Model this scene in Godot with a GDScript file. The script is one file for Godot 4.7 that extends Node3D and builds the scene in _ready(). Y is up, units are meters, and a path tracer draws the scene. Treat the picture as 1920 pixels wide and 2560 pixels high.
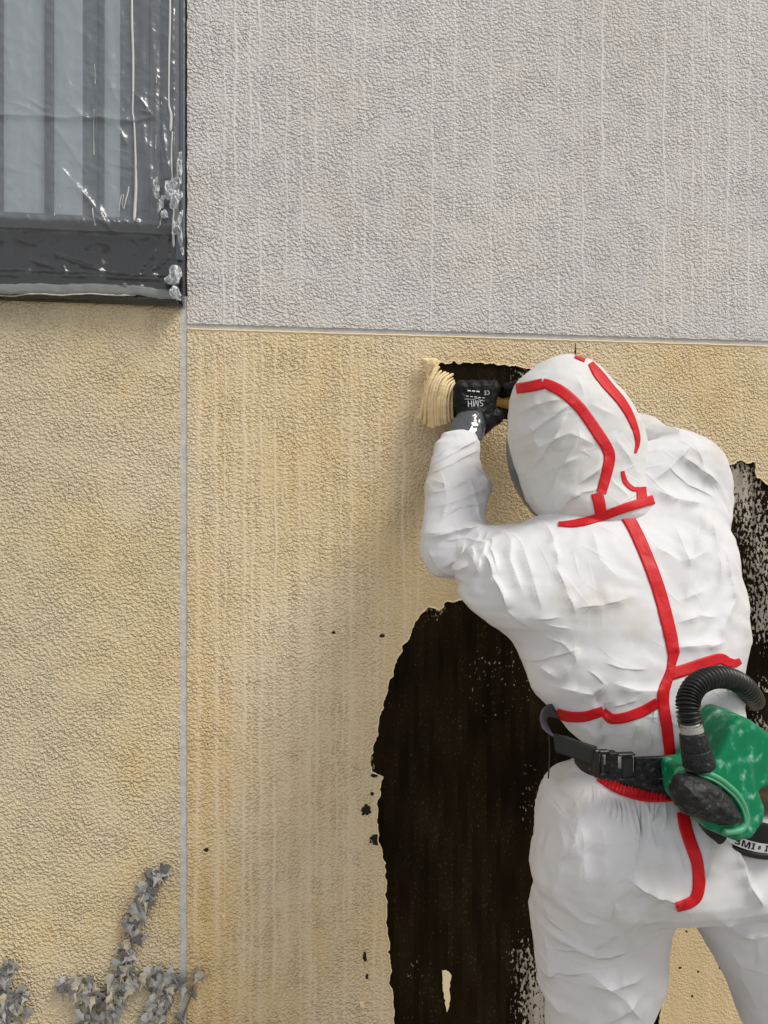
extends Node3D
# A worker in a white coverall strips paint from a rendered house wall.
# Wall plane: z = 0, x to the right, y up, metres.

const EYE := Vector3(0, 1.52, 2.0)
const FOV := 69.4
const YAW := 7.0
const FOCAL := 1848.6          # focal length in pixels of the 1920 x 2560 survey picture
const TEX0 := Vector2(-1.30, 0.0)   # lower left corner and size of the mapped wall area
const TEXW := Vector2(3.30, 3.10)
const SUB0 := Vector2(0.22, 0.0)
const SUBW := Vector2(1.20, 1.76)

var M := {}
var names := {}

# ------------------------------------------------------------------ helpers
func Q(u: float, v: float, z: float) -> Vector3:   # survey measurement (u, v) at distance plane z -> metres
	var x := (u - 960.0) / FOCAL
	var y := (1280.0 - v) / FOCAL
	var c := cos(deg_to_rad(YAW))
	var s := sin(deg_to_rad(YAW))
	var d := Vector3(x * c + s, y, -c + x * s)
	return EYE + d * ((z - EYE.z) / d.z)

func W(u: float, v: float) -> Vector2:
	var p := Q(u, v, 0.0)
	return Vector2(p.x, p.y)

func srgb(r: float, g: float, b: float) -> Color:
	return Color(r / 255.0, g / 255.0, b / 255.0)

func lin(r: float, g: float, b: float) -> Vector3:
	var c := srgb(r, g, b).srgb_to_linear()
	return Vector3(c.r, c.g, c.b)

func mat(color: Color, rough: float, spec := 0.5) -> StandardMaterial3D:
	var m := StandardMaterial3D.new()
	m.albedo_color = color
	m.roughness = rough
	m.metallic_specular = spec
	return m

func numbered(n: String) -> String:
	var k: int = names.get(n, -1) + 1
	names[n] = k
	return n if k == 0 else "%s_%03d" % [n, k]

func thing(called: String, label: String, category: String, at := Vector3.ZERO, group := "") -> Node3D:
	var o := Node3D.new()
	o.name = numbered(called)
	o.position = at
	o.set_meta("label", label)
	o.set_meta("category", category)
	if group != "":
		o.set_meta("group", group)
	add_child(o, true)
	return o

# shape given in world metres becomes a part of `parent`
func part(called: String, mesh: Mesh, m: Material, parent: Node3D) -> MeshInstance3D:
	var o := MeshInstance3D.new()
	var n := 0
	for c in parent.get_children():
		if String(c.name) == called or String(c.name).begins_with(called + "_0"):
			n += 1
	o.name = called if n == 0 else "%s_%03d" % [called, n]
	o.mesh = mesh
	o.material_override = m
	parent.add_child(o, true)
	var origin := Vector3.ZERO
	var p: Node = parent
	while p is Node3D and p != self:
		origin += p.position
		p = p.get_parent()
	o.position = -origin
	return o

func arrays_mesh(v: PackedVector3Array, n: PackedVector3Array, idx: PackedInt32Array, uv := PackedVector2Array()) -> ArrayMesh:
	var a := []
	a.resize(Mesh.ARRAY_MAX)
	a[Mesh.ARRAY_VERTEX] = v
	a[Mesh.ARRAY_NORMAL] = n
	a[Mesh.ARRAY_INDEX] = idx
	if uv.size() == v.size():
		a[Mesh.ARRAY_TEX_UV] = uv
	var am := ArrayMesh.new()
	am.add_surface_from_arrays(Mesh.PRIMITIVE_TRIANGLES, a)
	return am

# box with chamfered edges between two corners
func box_mesh(a: Vector3, b: Vector3, ch := 0.002) -> ArrayMesh:
	var c := (a + b) / 2.0
	var h := (b - a).abs() / 2.0
	var st := SurfaceTool.new()
	st.begin(Mesh.PRIMITIVE_TRIANGLES)
	var pts := PackedVector3Array()
	for s in 8:
		var sg := Vector3(1 if s & 1 else -1, 1 if s & 2 else -1, 1 if s & 4 else -1)
		for ax in 3:
			var q := Vector3(h.x - ch, h.y - ch, h.z - ch)
			q[ax] = h[ax]
			pts.append(c + q * sg)
	hull_faces(st, pts, c, ch)
	st.generate_normals()
	return st.commit()

# faces of a chamfered box: 6 big, 12 strips, 8 corners
func hull_faces(st: SurfaceTool, p: PackedVector3Array, c: Vector3, _ch: float) -> void:
	for ax in 3:
		var a1 := 1 << ((ax + 1) % 3)
		var a2 := 1 << ((ax + 2) % 3)
		for s in 2:
			var base := (1 << ax) if s else 0
			quad_out(st, p[base * 3 + ax], p[(base | a1) * 3 + ax], p[(base | a1 | a2) * 3 + ax], p[(base | a2) * 3 + ax], c)
		for k in 4:
			var base2 := (a1 if k & 1 else 0) | (a2 if k & 2 else 0)
			var e := 1 << ax
			var n1 := (ax + 1) % 3
			var n2 := (ax + 2) % 3
			quad_out(st, p[base2 * 3 + n1], p[(base2 | e) * 3 + n1], p[(base2 | e) * 3 + n2], p[base2 * 3 + n2], c)
	for s in 8:
		tri_out(st, p[s * 3], p[s * 3 + 1], p[s * 3 + 2], c)

func tri_out(st: SurfaceTool, a: Vector3, b: Vector3, d: Vector3, c: Vector3) -> void:
	st.set_smooth_group(-1)
	if (b - a).cross(d - a).dot((a + b + d) / 3.0 - c) > 0:
		st.add_vertex(a); st.add_vertex(d); st.add_vertex(b)
	else:
		st.add_vertex(a); st.add_vertex(b); st.add_vertex(d)

func quad_out(st: SurfaceTool, a: Vector3, b: Vector3, d: Vector3, e: Vector3, c: Vector3) -> void:
	tri_out(st, a, b, d, c)
	tri_out(st, a, d, e, c)

# smooth curve through points
func curve_pts(pts: Array, n: int) -> PackedVector3Array:
	var out := PackedVector3Array()
	var m := pts.size()
	for i in n + 1:
		var t := float(i) / n * (m - 1)
		var k := mini(int(t), m - 2)
		var f := t - k
		var p0: Vector3 = pts[maxi(k - 1, 0)]
		var p1: Vector3 = pts[k]
		var p2: Vector3 = pts[k + 1]
		var p3: Vector3 = pts[mini(k + 2, m - 1)]
		out.append(p1.cubic_interpolate(p2, p0, p3, f))
	return out

# tube along points; radius(t) callable gives Vector2 (across, deep)
func tube(path: PackedVector3Array, rad: Callable, sides := 10, caps := true) -> ArrayMesh:
	var v := PackedVector3Array()
	var idx := PackedInt32Array()
	var n := path.size()
	var up := Vector3(0, 0, 1)
	for i in n:
		var dir := (path[mini(i + 1, n - 1)] - path[maxi(i - 1, 0)]).normalized()
		var side := dir.cross(up)
		if side.length() < 0.05:
			side = dir.cross(Vector3(1, 0, 0))
		side = side.normalized()
		var nn := side.cross(dir).normalized()
		up = nn
		var r: Vector2 = rad.call(float(i) / (n - 1))
		for s in sides:
			var a := TAU * s / sides
			v.append(path[i] + side * cos(a) * r.x + nn * sin(a) * r.y)
	for i in n - 1:
		for s in sides:
			var a := i * sides + s
			var b := i * sides + (s + 1) % sides
			idx.append_array([a, b, a + sides, b, b + sides, a + sides])
	if caps:
		for e in 2:
			var k := 0 if e == 0 else n - 1
			v.append(path[k])
			for s in sides:
				var a := k * sides + s
				var b := k * sides + (s + 1) % sides
				if e == 0:
					idx.append_array([v.size() - 1, b, a])
				else:
					idx.append_array([v.size() - 1, a, b])
	var st := SurfaceTool.new()
	st.begin(Mesh.PRIMITIVE_TRIANGLES)
	for p in v:
		st.add_vertex(p)
	for k in idx:
		st.add_index(k)
	st.generate_normals()
	return st.commit()

func rconst(a: float, b := -1.0) -> Callable:
	var r := Vector2(a, a if b < 0 else b)
	return func(_t: float) -> Vector2: return r

# ------------------------------------------------------------------ flat sheets with thickness and ragged outline
func ragged(poly: PackedVector2Array, step: float, amp: float, freq: float, sd: int) -> PackedVector2Array:
	var nz := FastNoiseLite.new()
	nz.seed = sd
	nz.frequency = freq
	nz.fractal_octaves = 4
	var out := PackedVector2Array()
	for i in poly.size():
		var a := poly[i]
		var b := poly[(i + 1) % poly.size()]
		var k := maxi(1, int(a.distance_to(b) / step))
		for j in k:
			var p := a.lerp(b, float(j) / k)
			out.append(p + Vector2(nz.get_noise_2d(p.x, p.y), nz.get_noise_2d(p.x + 37.0, p.y)) * amp)
	return out

func sheet(polys: Array, z1: float, z0: float, o: Vector2, w: Vector2) -> ArrayMesh:
	var v := PackedVector3Array()
	var n := PackedVector3Array()
	var uv := PackedVector2Array()
	var idx := PackedInt32Array()
	for poly: PackedVector2Array in polys:
		var tri := Geometry2D.triangulate_polygon(poly)
		var base := v.size()
		for p in poly:
			v.append(Vector3(p.x, p.y, z1)); n.append(Vector3(0, 0, 1))
			uv.append(Vector2((p.x - o.x) / w.x, 1.0 - (p.y - o.y) / w.y))
		for t in range(0, tri.size(), 3):
			var a := tri[t]; var b := tri[t + 1]; var c := tri[t + 2]
			if (poly[b] - poly[a]).cross(poly[c] - poly[a]) > 0:
				idx.append_array([base + a, base + c, base + b])
			else:
				idx.append_array([base + a, base + b, base + c])
		var cw := 1.0 if Geometry2D.is_polygon_clockwise(poly) else -1.0
		for i in poly.size():
			var a := poly[i]
			var b := poly[(i + 1) % poly.size()]
			var e := (b - a).normalized()
			var nn := Vector3(-e.y, e.x, 0) * cw
			var k := v.size()
			for q in [Vector3(a.x, a.y, z1), Vector3(b.x, b.y, z1), Vector3(b.x, b.y, z0), Vector3(a.x, a.y, z0)]:
				v.append(q); n.append(nn)
				uv.append(Vector2((q.x - o.x) / w.x, 1.0 - (q.y - o.y) / w.y))
			if cw > 0:
				idx.append_array([k, k + 2, k + 1, k, k + 3, k + 2])
			else:
				idx.append_array([k, k + 1, k + 2, k, k + 2, k + 3])
	return arrays_mesh(v, n, idx, uv)

func rect_poly(x0: float, y0: float, x1: float, y1: float) -> PackedVector2Array:
	return PackedVector2Array([Vector2(x0, y0), Vector2(x1, y0), Vector2(x1, y1), Vector2(x0, y1)])

func uvpoly(a: Array) -> PackedVector2Array:
	var out := PackedVector2Array()
	for p in a:
		out.append(W(p[0], p[1]))
	return out

# ------------------------------------------------------------------ distance fields and surface nets
class Loft:
	var y0 := 0.0
	var y1 := 0.0
	var tab := PackedFloat32Array()   # cx cz a b per step
	var n := 200
	var ex := 2.0
	func _init(rows: Array, q: Callable, e := 2.0) -> void:
		ex = e
		var r := []
		for w in rows:
			var l: Vector3 = q.call(w[1], w[0], w[3])
			var m: Vector3 = q.call(w[2], w[0], w[3])
			r.append([(l.y + m.y) / 2.0, (l.x + m.x) / 2.0, w[3], (m.x - l.x) / 2.0, w[4]])
		r.sort_custom(func(a: Array, b: Array) -> bool: return a[0] < b[0])
		y0 = r[0][0]
		y1 = r[-1][0]
		var k := 0
		for i in n:
			var y := lerpf(y0, y1, float(i) / (n - 1))
			while k < r.size() - 2 and y > r[k + 1][0]:
				k += 1
			var h: float = r[k + 1][0] - r[k][0]
			var t: float = clampf((y - r[k][0]) / h, 0, 1)
			for c in range(1, 5):
				var m0: float
				var m1: float
				if k > 0:
					m0 = (r[k + 1][c] - r[k - 1][c]) / (r[k + 1][0] - r[k - 1][0]) * h
				else:
					m0 = r[k + 1][c] - r[k][c]
				if k < r.size() - 2:
					m1 = (r[k + 2][c] - r[k][c]) / (r[k + 2][0] - r[k][0]) * h
				else:
					m1 = r[k + 1][c] - r[k][c]
				var t2 := t * t
				var t3 := t2 * t
				tab.append((2 * t3 - 3 * t2 + 1) * r[k][c] + (t3 - 2 * t2 + t) * m0 + (3 * t2 - 2 * t3) * r[k + 1][c] + (t3 - t2) * m1)
	func d(p: Vector3) -> float:
		var f := clampf((p.y - y0) / (y1 - y0), 0.0, 1.0) * (n - 1)
		var i := mini(int(f), n - 2)
		f -= i
		i *= 4
		var dx := p.x - lerpf(tab[i], tab[i + 4], f)
		var dz := p.z - lerpf(tab[i + 1], tab[i + 5], f)
		var a := maxf(lerpf(tab[i + 2], tab[i + 6], f), 0.004)
		var b := maxf(lerpf(tab[i + 3], tab[i + 7], f), 0.004)
		var e: float
		if ex == 2.0:
			e = (sqrt(dx * dx / (a * a) + dz * dz / (b * b)) - 1.0) * minf(a, b)
		else:
			e = (pow(pow(absf(dx) / a, ex) + pow(absf(dz) / b, ex), 1.0 / ex) - 1.0) * minf(a, b)
		var over := maxf(y0 - p.y, p.y - y1)
		if over > 0:
			return sqrt(maxf(e, 0.0) * maxf(e, 0.0) + over * over) if e > 0 else maxf(e, over)
		return maxf(e, over)

class Cap:      # tapered capsule, flattened by `fl` in z
	var a: Vector3
	var b: Vector3
	var ra: float
	var rb: float
	var l2: float
	func _init(p: Vector3, q: Vector3, r1: float, r2: float) -> void:
		a = p; b = q - p; ra = r1; rb = r2
		l2 = maxf(b.length_squared(), 1e-9)
	func d(p: Vector3) -> float:
		var v := p - a
		var t := clampf(v.dot(b) / l2, 0.0, 1.0)
		return (v - b * t).length() - lerpf(ra, rb, t)

class Puff:     # outlined slab with rounded rim
	var poly: PackedVector2Array
	var z: float
	var h: float
	var r: float
	var gx: float
	var gy: float
	var c: Vector2
	func _init(p: PackedVector2Array, zc: float, half: float, round_r: float, sx := 0.0, sy := 0.0) -> void:
		poly = p; z = zc; h = half; r = round_r; gx = sx; gy = sy
		for q in p:
			c += q / p.size()
	func d(p: Vector3) -> float:
		var q := Vector2(p.x, p.y)
		var best := 1e9
		var inside := false
		var j := poly.size() - 1
		for i in poly.size():
			var a := poly[i]
			var e := poly[j] - a
			var w := q - a
			var t := clampf(w.dot(e) / e.length_squared(), 0.0, 1.0)
			best = minf(best, (w - e * t).length_squared())
			if (a.y > q.y) != (poly[j].y > q.y) and q.x < (poly[j].x - a.x) * (q.y - a.y) / (poly[j].y - a.y) + a.x:
				inside = not inside
			j = i
		var d2 := sqrt(best) * (-1.0 if inside else 1.0) + r
		var dz := absf(p.z - z - gx * (q.x - c.x) - gy * (q.y - c.y)) - h + r
		return minf(maxf(d2, dz), 0.0) + Vector2(maxf(d2, 0), maxf(dz, 0)).length() - r

class Field:
	var parts := []
	var k := 0.02
	var noise: FastNoiseLite
	var amp := 0.0
	var noise2: FastNoiseLite
	var amp2 := 0.0
	var amp3 := 0.0
	var dirs := [Vector3(7.0, 5.0, 3.0), Vector3(-5.0, 9.0, 4.0), Vector3(11.0, -4.0, 6.0), Vector3(3.0, 13.0, -5.0), Vector3(-9.0, -7.0, 8.0)]
	var map := PackedFloat32Array()
	var mw := 0
	var mh := 0
	var mx := 0.0
	var my := 0.0
	var ms := 0.003
	func base(p: Vector3) -> float:
		var f := 1e9
		for q in parts:
			var e: float = q.d(p)
			var h := maxf(k - absf(f - e), 0.0)
			f = minf(f, e) - (h * h / (4.0 * k) if h > 0.0 else 0.0)
		return f
	func d(p: Vector3) -> float:
		var f := base(p)
		if f > 0.05 or f < -0.05:
			return f
		return f - folds(p)
	func folds(p: Vector3) -> float:
		var f := 0.0
		if amp > 0.0:
			f += noise.get_noise_3dv(p) * amp
		if amp2 > 0.0:
			f += noise2.get_noise_3dv(p) * amp2
		if amp3 > 0.0:
			# long straight folds in several directions, each only here and there
			var w1 := noise2.get_noise_3dv(p * 1.3)
			var w2 := noise2.get_noise_3d(p.y * 1.9 + 7.0, p.z * 1.9, p.x * 1.9)
			var t := 0.0
			for i in dirs.size():
				var q := p.dot(dirs[i]) + (w1 if i & 1 else w2) * 1.1
				var m := clampf((w2 if i & 1 else -w1) * (1.0 if i & 2 else -1.0) * 2.0 + 0.45, 0.0, 1.0)
				t += (absf(q - floorf(q) - 0.5) - 0.25) * m
			f += t * amp3
		if mw > 0:
			var gx := (p.x - mx) / ms
			var gy := (p.y - my) / ms
			if gx > 0 and gy > 0 and gx < mw - 1 and gy < mh - 1:
				var i := int(gx)
				var j := int(gy)
				gx -= i
				gy -= j
				var o := j * mw + i
				f += lerpf(lerpf(map[o], map[o + 1], gx), lerpf(map[o + mw], map[o + mw + 1], gx), gy)
		return f
	var uv0 := Vector2.ZERO
	var uvs := Vector2.ZERO
	# creases: [x1, y1, x2, y2, height, width, sharp side -1..1]
	func creases(list: Array, x0: float, y0: float, x1: float, y1: float, steep := 0.55) -> void:
		mx = x0
		my = y0
		mw = int((x1 - x0) / ms)
		mh = int((y1 - y0) / ms)
		map = raster(list, x0, y0, mw, mh, ms, steep)
	func raster(list: Array, x0: float, y0: float, w0: int, h0: int, px: float, steep: float) -> PackedFloat32Array:
		var m := PackedFloat32Array()
		m.resize(w0 * h0)
		for c in list:
			var a := Vector2(c[0], c[1])
			var b := Vector2(c[2], c[3])
			var e := b - a
			var l := maxf(e.length(), 0.001)
			var dir := e / l
			var w: float = c[5]
			var high: float = c[4]
			var side: float = c[6]
			var reach := w * 3.2
			var ph: float = c[0] * 40.0
			var lo := a.min(b) - Vector2(reach, reach)
			var hi := a.max(b) + Vector2(reach, reach)
			for j in range(maxi(0, int((lo.y - y0) / px)), mini(h0, int((hi.y - y0) / px) + 1)):
				for i in range(maxi(0, int((lo.x - x0) / px)), mini(w0, int((hi.x - x0) / px) + 1)):
					var q := Vector2(x0 + i * px, y0 + j * px) - a
					var t := q.dot(dir) / l
					var s := dir.cross(q)
					if s > reach or s < -reach:
						continue
					var tt := clampf(t, 0, 1)
					var along := (t - tt) * l
					s += 0.15 * w * sin(t * 5.0 + ph)
					var ww := w * (1.0 if s * side >= 0 else steep)
					var k := absf(2 * tt - 1)
					m[j * w0 + i] += high * exp(-absf(s) / ww - along * along / (w * w)) * (1.0 - 0.7 * k * k)
		return m

func march(f: Field, u: float, v: float, zs := 1.2, base_only := false) -> Vector3:
	var a := Q(u, v, 0.0)
	var dir := (a - EYE).normalized()
	var t := (zs - EYE.z) / dir.z
	for i in 90:
		var p := EYE + dir * t
		var e := f.base(p) if base_only else f.d(p)
		if e < 0.0006:
			return p
		t += maxf(e * 0.6, 0.0008)
		if p.z < 0.0:
			break
	return Vector3(0, -99, 0)

func grad(f: Field, p: Vector3) -> Vector3:
	var e := 0.003
	var o := f.d(p)
	return Vector3(f.d(p + Vector3(e, 0, 0)) - o, f.d(p + Vector3(0, e, 0)) - o, f.d(p + Vector3(0, 0, e)) - o).normalized()

func net(f: Field, lo: Vector3, hi: Vector3, h: float, bs := 4) -> ArrayMesh:
	var bx := int(ceil((hi.x - lo.x) / h / bs))
	var by := int(ceil((hi.y - lo.y) / h / bs))
	var nb := int(ceil((hi.z - lo.z) / h / bs))
	var nx := bx * bs
	var ny := by * bs
	# the plain shape at block corners; folds are added in between
	var cw := bx + 1
	var ch := by + 1
	var co := PackedFloat32Array()
	co.resize(cw * ch * (nb + 1))
	var o0 := 0
	for k in nb + 1:
		for j in ch:
			for i in cw:
				co[o0] = f.base(lo + Vector3(i, j, k) * (h * bs))
				o0 += 1
	var g := PackedFloat32Array()
	g.resize(nx * ny * nb * bs)
	g.fill(1.0)
	var near := PackedByteArray()
	near.resize(bx * by * nb)
	var slack := 0.030 + h
	for kb in nb:
		for bj in by:
			for bi in bx:
				var q := (kb * ch + bj) * cw + bi
				var c0 := co[q]
				var c1 := co[q + 1]
				var c2 := co[q + cw]
				var c3 := co[q + cw + 1]
				q += cw * ch
				var c4 := co[q]
				var c5 := co[q + 1]
				var c6 := co[q + cw]
				var c7 := co[q + cw + 1]
				var mn := minf(minf(minf(c0, c1), minf(c2, c3)), minf(minf(c4, c5), minf(c6, c7)))
				if mn > slack:
					continue
				var mx := maxf(maxf(maxf(c0, c1), maxf(c2, c3)), maxf(maxf(c4, c5), maxf(c6, c7)))
				var nr := mx > -slack
				near[(kb * by + bj) * bx + bi] = int(nr)
				for k in bs:
					var tk := float(k) / bs
					var a0 := lerpf(c0, c4, tk)
					var a1 := lerpf(c1, c5, tk)
					var a2 := lerpf(c2, c6, tk)
					var a3 := lerpf(c3, c7, tk)
					for j in bs:
						var tj := float(j) / bs
						var e0 := lerpf(a0, a2, tj)
						var e1 := lerpf(a1, a3, tj)
						var o := ((kb * bs + k) * ny + bj * bs + j) * nx + bi * bs
						for i in bs:
							if nr:
								var v := lerpf(e0, e1, float(i) / bs)
								if v < 0.04 and v > -0.04:
									v -= f.folds(lo + Vector3(bi * bs + i, bj * bs + j, kb * bs + k) * h)
								g[o + i] = v
							else:
								g[o + i] = -1.0
	var nz := nb * bs
	var vid := PackedInt32Array()
	vid.resize(nx * ny * nz)
	vid.fill(-1)
	var sx := 1
	var sy := nx
	var sz := nx * ny
	var V := PackedVector3Array()
	var N := PackedVector3Array()
	var I := PackedInt32Array()
	var cells := PackedInt32Array()
	for kb in nb:
		for b in bx * by:
			if near[kb * bx * by + b] == 0:
				continue
			var bi := b % bx
			var bj := b / bx
			for k in range(kb * bs, mini(kb * bs + bs, nz - 1)):
				for j in range(bj * bs, mini(bj * bs + bs, ny - 1)):
					for i in range(bi * bs, mini(bi * bs + bs, nx - 1)):
						var o := k * sz + j * sy + i
						var a := g[o]
						var b1 := g[o + sx]
						var c := g[o + sy]
						var d := g[o + sx + sy]
						var e := g[o + sz]
						var q := g[o + sz + sx]
						var r := g[o + sz + sy]
						var t := g[o + sz + sx + sy]
						var cnt := int(a < 0) + int(b1 < 0) + int(c < 0) + int(d < 0) + int(e < 0) + int(q < 0) + int(r < 0) + int(t < 0)
						if cnt == 0 or cnt == 8:
							continue
						var acc := Vector3.ZERO
						var m := 0
						if (a < 0) != (b1 < 0): acc += Vector3(a / (a - b1), 0, 0); m += 1
						if (c < 0) != (d < 0): acc += Vector3(c / (c - d), 1, 0); m += 1
						if (e < 0) != (q < 0): acc += Vector3(e / (e - q), 0, 1); m += 1
						if (r < 0) != (t < 0): acc += Vector3(r / (r - t), 1, 1); m += 1
						if (a < 0) != (c < 0): acc += Vector3(0, a / (a - c), 0); m += 1
						if (b1 < 0) != (d < 0): acc += Vector3(1, b1 / (b1 - d), 0); m += 1
						if (e < 0) != (r < 0): acc += Vector3(0, e / (e - r), 1); m += 1
						if (q < 0) != (t < 0): acc += Vector3(1, q / (q - t), 1); m += 1
						if (a < 0) != (e < 0): acc += Vector3(0, 0, a / (a - e)); m += 1
						if (b1 < 0) != (q < 0): acc += Vector3(1, 0, b1 / (b1 - q)); m += 1
						if (c < 0) != (r < 0): acc += Vector3(0, 1, c / (c - r)); m += 1
						if (d < 0) != (t < 0): acc += Vector3(1, 1, d / (d - t)); m += 1
						vid[o] = V.size()
						cells.append(o)
						V.append(lo + (Vector3(i, j, k) + acc / m) * h)
						N.append(Vector3(b1 + d + q + t - a - c - e - r, c + d + r + t - a - b1 - e - q, e + q + r + t - a - b1 - c - d).normalized())
	for o in cells:
		var a := g[o] < 0
		for ax in 3:
			var s := sx if ax == 0 else (sy if ax == 1 else sz)
			var t1 := sy if ax == 0 else (sz if ax == 1 else sx)
			var t2 := sz if ax == 0 else (sx if ax == 1 else sy)
			if a == (g[o + s] < 0):
				continue
			if o - t1 - t2 < 0:
				continue
			var p0 := vid[o]
			var p1 := vid[o - t1]
			var p2 := vid[o - t1 - t2]
			var p3 := vid[o - t2]
			if p0 < 0 or p1 < 0 or p2 < 0 or p3 < 0:
				continue
			if a:
				I.append_array([p0, p2, p1, p0, p3, p2])
			else:
				I.append_array([p0, p1, p2, p0, p2, p3])
	# soften the normals once over the faces so that cell steps do not show
	var S := PackedVector3Array()
	S.resize(N.size())
	for t in range(0, I.size(), 3):
		var sum := N[I[t]] + N[I[t + 1]] + N[I[t + 2]]
		S[I[t]] += sum
		S[I[t + 1]] += sum
		S[I[t + 2]] += sum
	for i in S.size():
		S[i] = S[i].normalized() if S[i].length_squared() > 1e-9 else N[i]
	var U := PackedVector2Array()
	if f.uvs.x > 0.0:
		for p in V:
			U.append(Vector2((p.x - f.uv0.x) / f.uvs.x, 1.0 - (p.y - f.uv0.y) / f.uvs.y))
	return arrays_mesh(V, S, I, U)

# band of tape that follows a field's surface: stations [u, v, width]
func band(f: Field, st: Array, lift: float, n := 0, ripple := 0.0, zs := 1.2) -> ArrayMesh:
	var pts := []
	for s in st:
		pts.append(Vector3(s[0], s[1], s[2]))
	var len := 0.0
	for i in pts.size() - 1:
		len += Vector2(pts[i].x, pts[i].y).distance_to(Vector2(pts[i + 1].x, pts[i + 1].y))
	if n == 0:
		n = maxi(6, int(len / 4.0))
	var c := curve_pts(pts, n)
	var v := PackedVector3Array()
	var idx := PackedInt32Array()
	const ACROSS := 6
	var lastz := -1.0
	for i in c.size():
		var d := c[mini(i + 1, c.size() - 1)] - c[maxi(i - 1, 0)]
		var side := Vector2(-d.y, d.x).normalized()
		var row := []
		for j in ACROSS + 1:
			var w := (float(j) / ACROSS - 0.5) * c[i].z
			var u := c[i].x + side.x * w
			var vv := c[i].y + side.y * w
			var p := march(f, u, vv, zs)
			if p.y < -50:
				p = Q(u, vv, lastz) if lastz > 0 else Vector3(0, -99, 0)
				row.append([p, Vector3(0, 0, 1)])
			else:
				lastz = p.z
				row.append([p, grad(f, p)])
		for j in ACROSS + 1:
			if row[j][0].y < -50:
				var q := c[i]
				var w := (float(j) / ACROSS - 0.5) * q.z
				row[j][0] = Q(q.x + side.x * w, q.y + side.y * w, lastz if lastz > 0 else 0.5)
		var rp := ripple * sin(i * 1.7 + 1.3 * sin(i * 0.6))
		v.append(row[0][0] - row[0][1] * 0.003)
		for j in ACROSS + 1:
			v.append(row[j][0] + row[j][1] * (lift + rp))
		v.append(row[ACROSS][0] - row[ACROSS][1] * 0.003)
	var wdt := ACROSS + 3
	for i in c.size() - 1:
		for j in wdt - 1:
			var a := i * wdt + j
			idx.append_array([a, a + 1, a + wdt, a + 1, a + wdt + 1, a + wdt])
	var t := SurfaceTool.new()
	t.begin(Mesh.PRIMITIVE_TRIANGLES)
	for p in v:
		t.add_vertex(p)
	for k in idx:
		t.add_index(k)
	t.generate_normals()
	return t.commit()

# ------------------------------------------------------------------ textures
class Painter:      # the wall's colour and relief
	var w := 0
	var h := 0
	var c := PackedByteArray()
	var hh := PackedByteArray()
	func color_tex() -> ImageTexture:
		return ImageTexture.create_from_image(Image.create_from_data(w, h, false, Image.FORMAT_RGB8, c))
	func height_tex() -> ImageTexture:
		return ImageTexture.create_from_image(Image.create_from_data(w, h, false, Image.FORMAT_L8, hh))

func fnl(sd: int, freq: float, oct := 1, kind := FastNoiseLite.TYPE_SIMPLEX_SMOOTH, frac := FastNoiseLite.FRACTAL_FBM) -> FastNoiseLite:
	var n := FastNoiseLite.new()
	n.seed = sd
	n.noise_type = kind
	n.frequency = freq
	n.fractal_type = frac if oct > 1 else FastNoiseLite.FRACTAL_NONE
	n.fractal_octaves = oct
	return n

func film_px() -> FastNoiseLite:
	var n := fnl(47, 0.006, 4, FastNoiseLite.TYPE_SIMPLEX_SMOOTH, FastNoiseLite.FRACTAL_RIDGED)
	n.fractal_gain = 0.35
	return n

func crumple(sd: int, freq: float) -> FastNoiseLite:     # facets with sharp folds between them, like stiff cloth
	var n := FastNoiseLite.new()
	n.seed = sd
	n.noise_type = FastNoiseLite.TYPE_CELLULAR
	n.cellular_return_type = FastNoiseLite.RETURN_DISTANCE2
	n.cellular_jitter = 1.0
	n.frequency = freq
	n.fractal_type = FastNoiseLite.FRACTAL_FBM
	n.fractal_octaves = 2
	n.fractal_gain = 0.35
	n.domain_warp_enabled = true
	n.domain_warp_amplitude = 0.02
	n.domain_warp_frequency = 6.0
	return n

var gamma := PackedByteArray()
func tobyte(l: float) -> int:     # linear value to sRGB byte
	return gamma[clampi(int(l * 2047.0), 0, 2047)]

var drips := []
var groove_y := 0.0
var joint_x := 0.0
var chips := []

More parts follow.
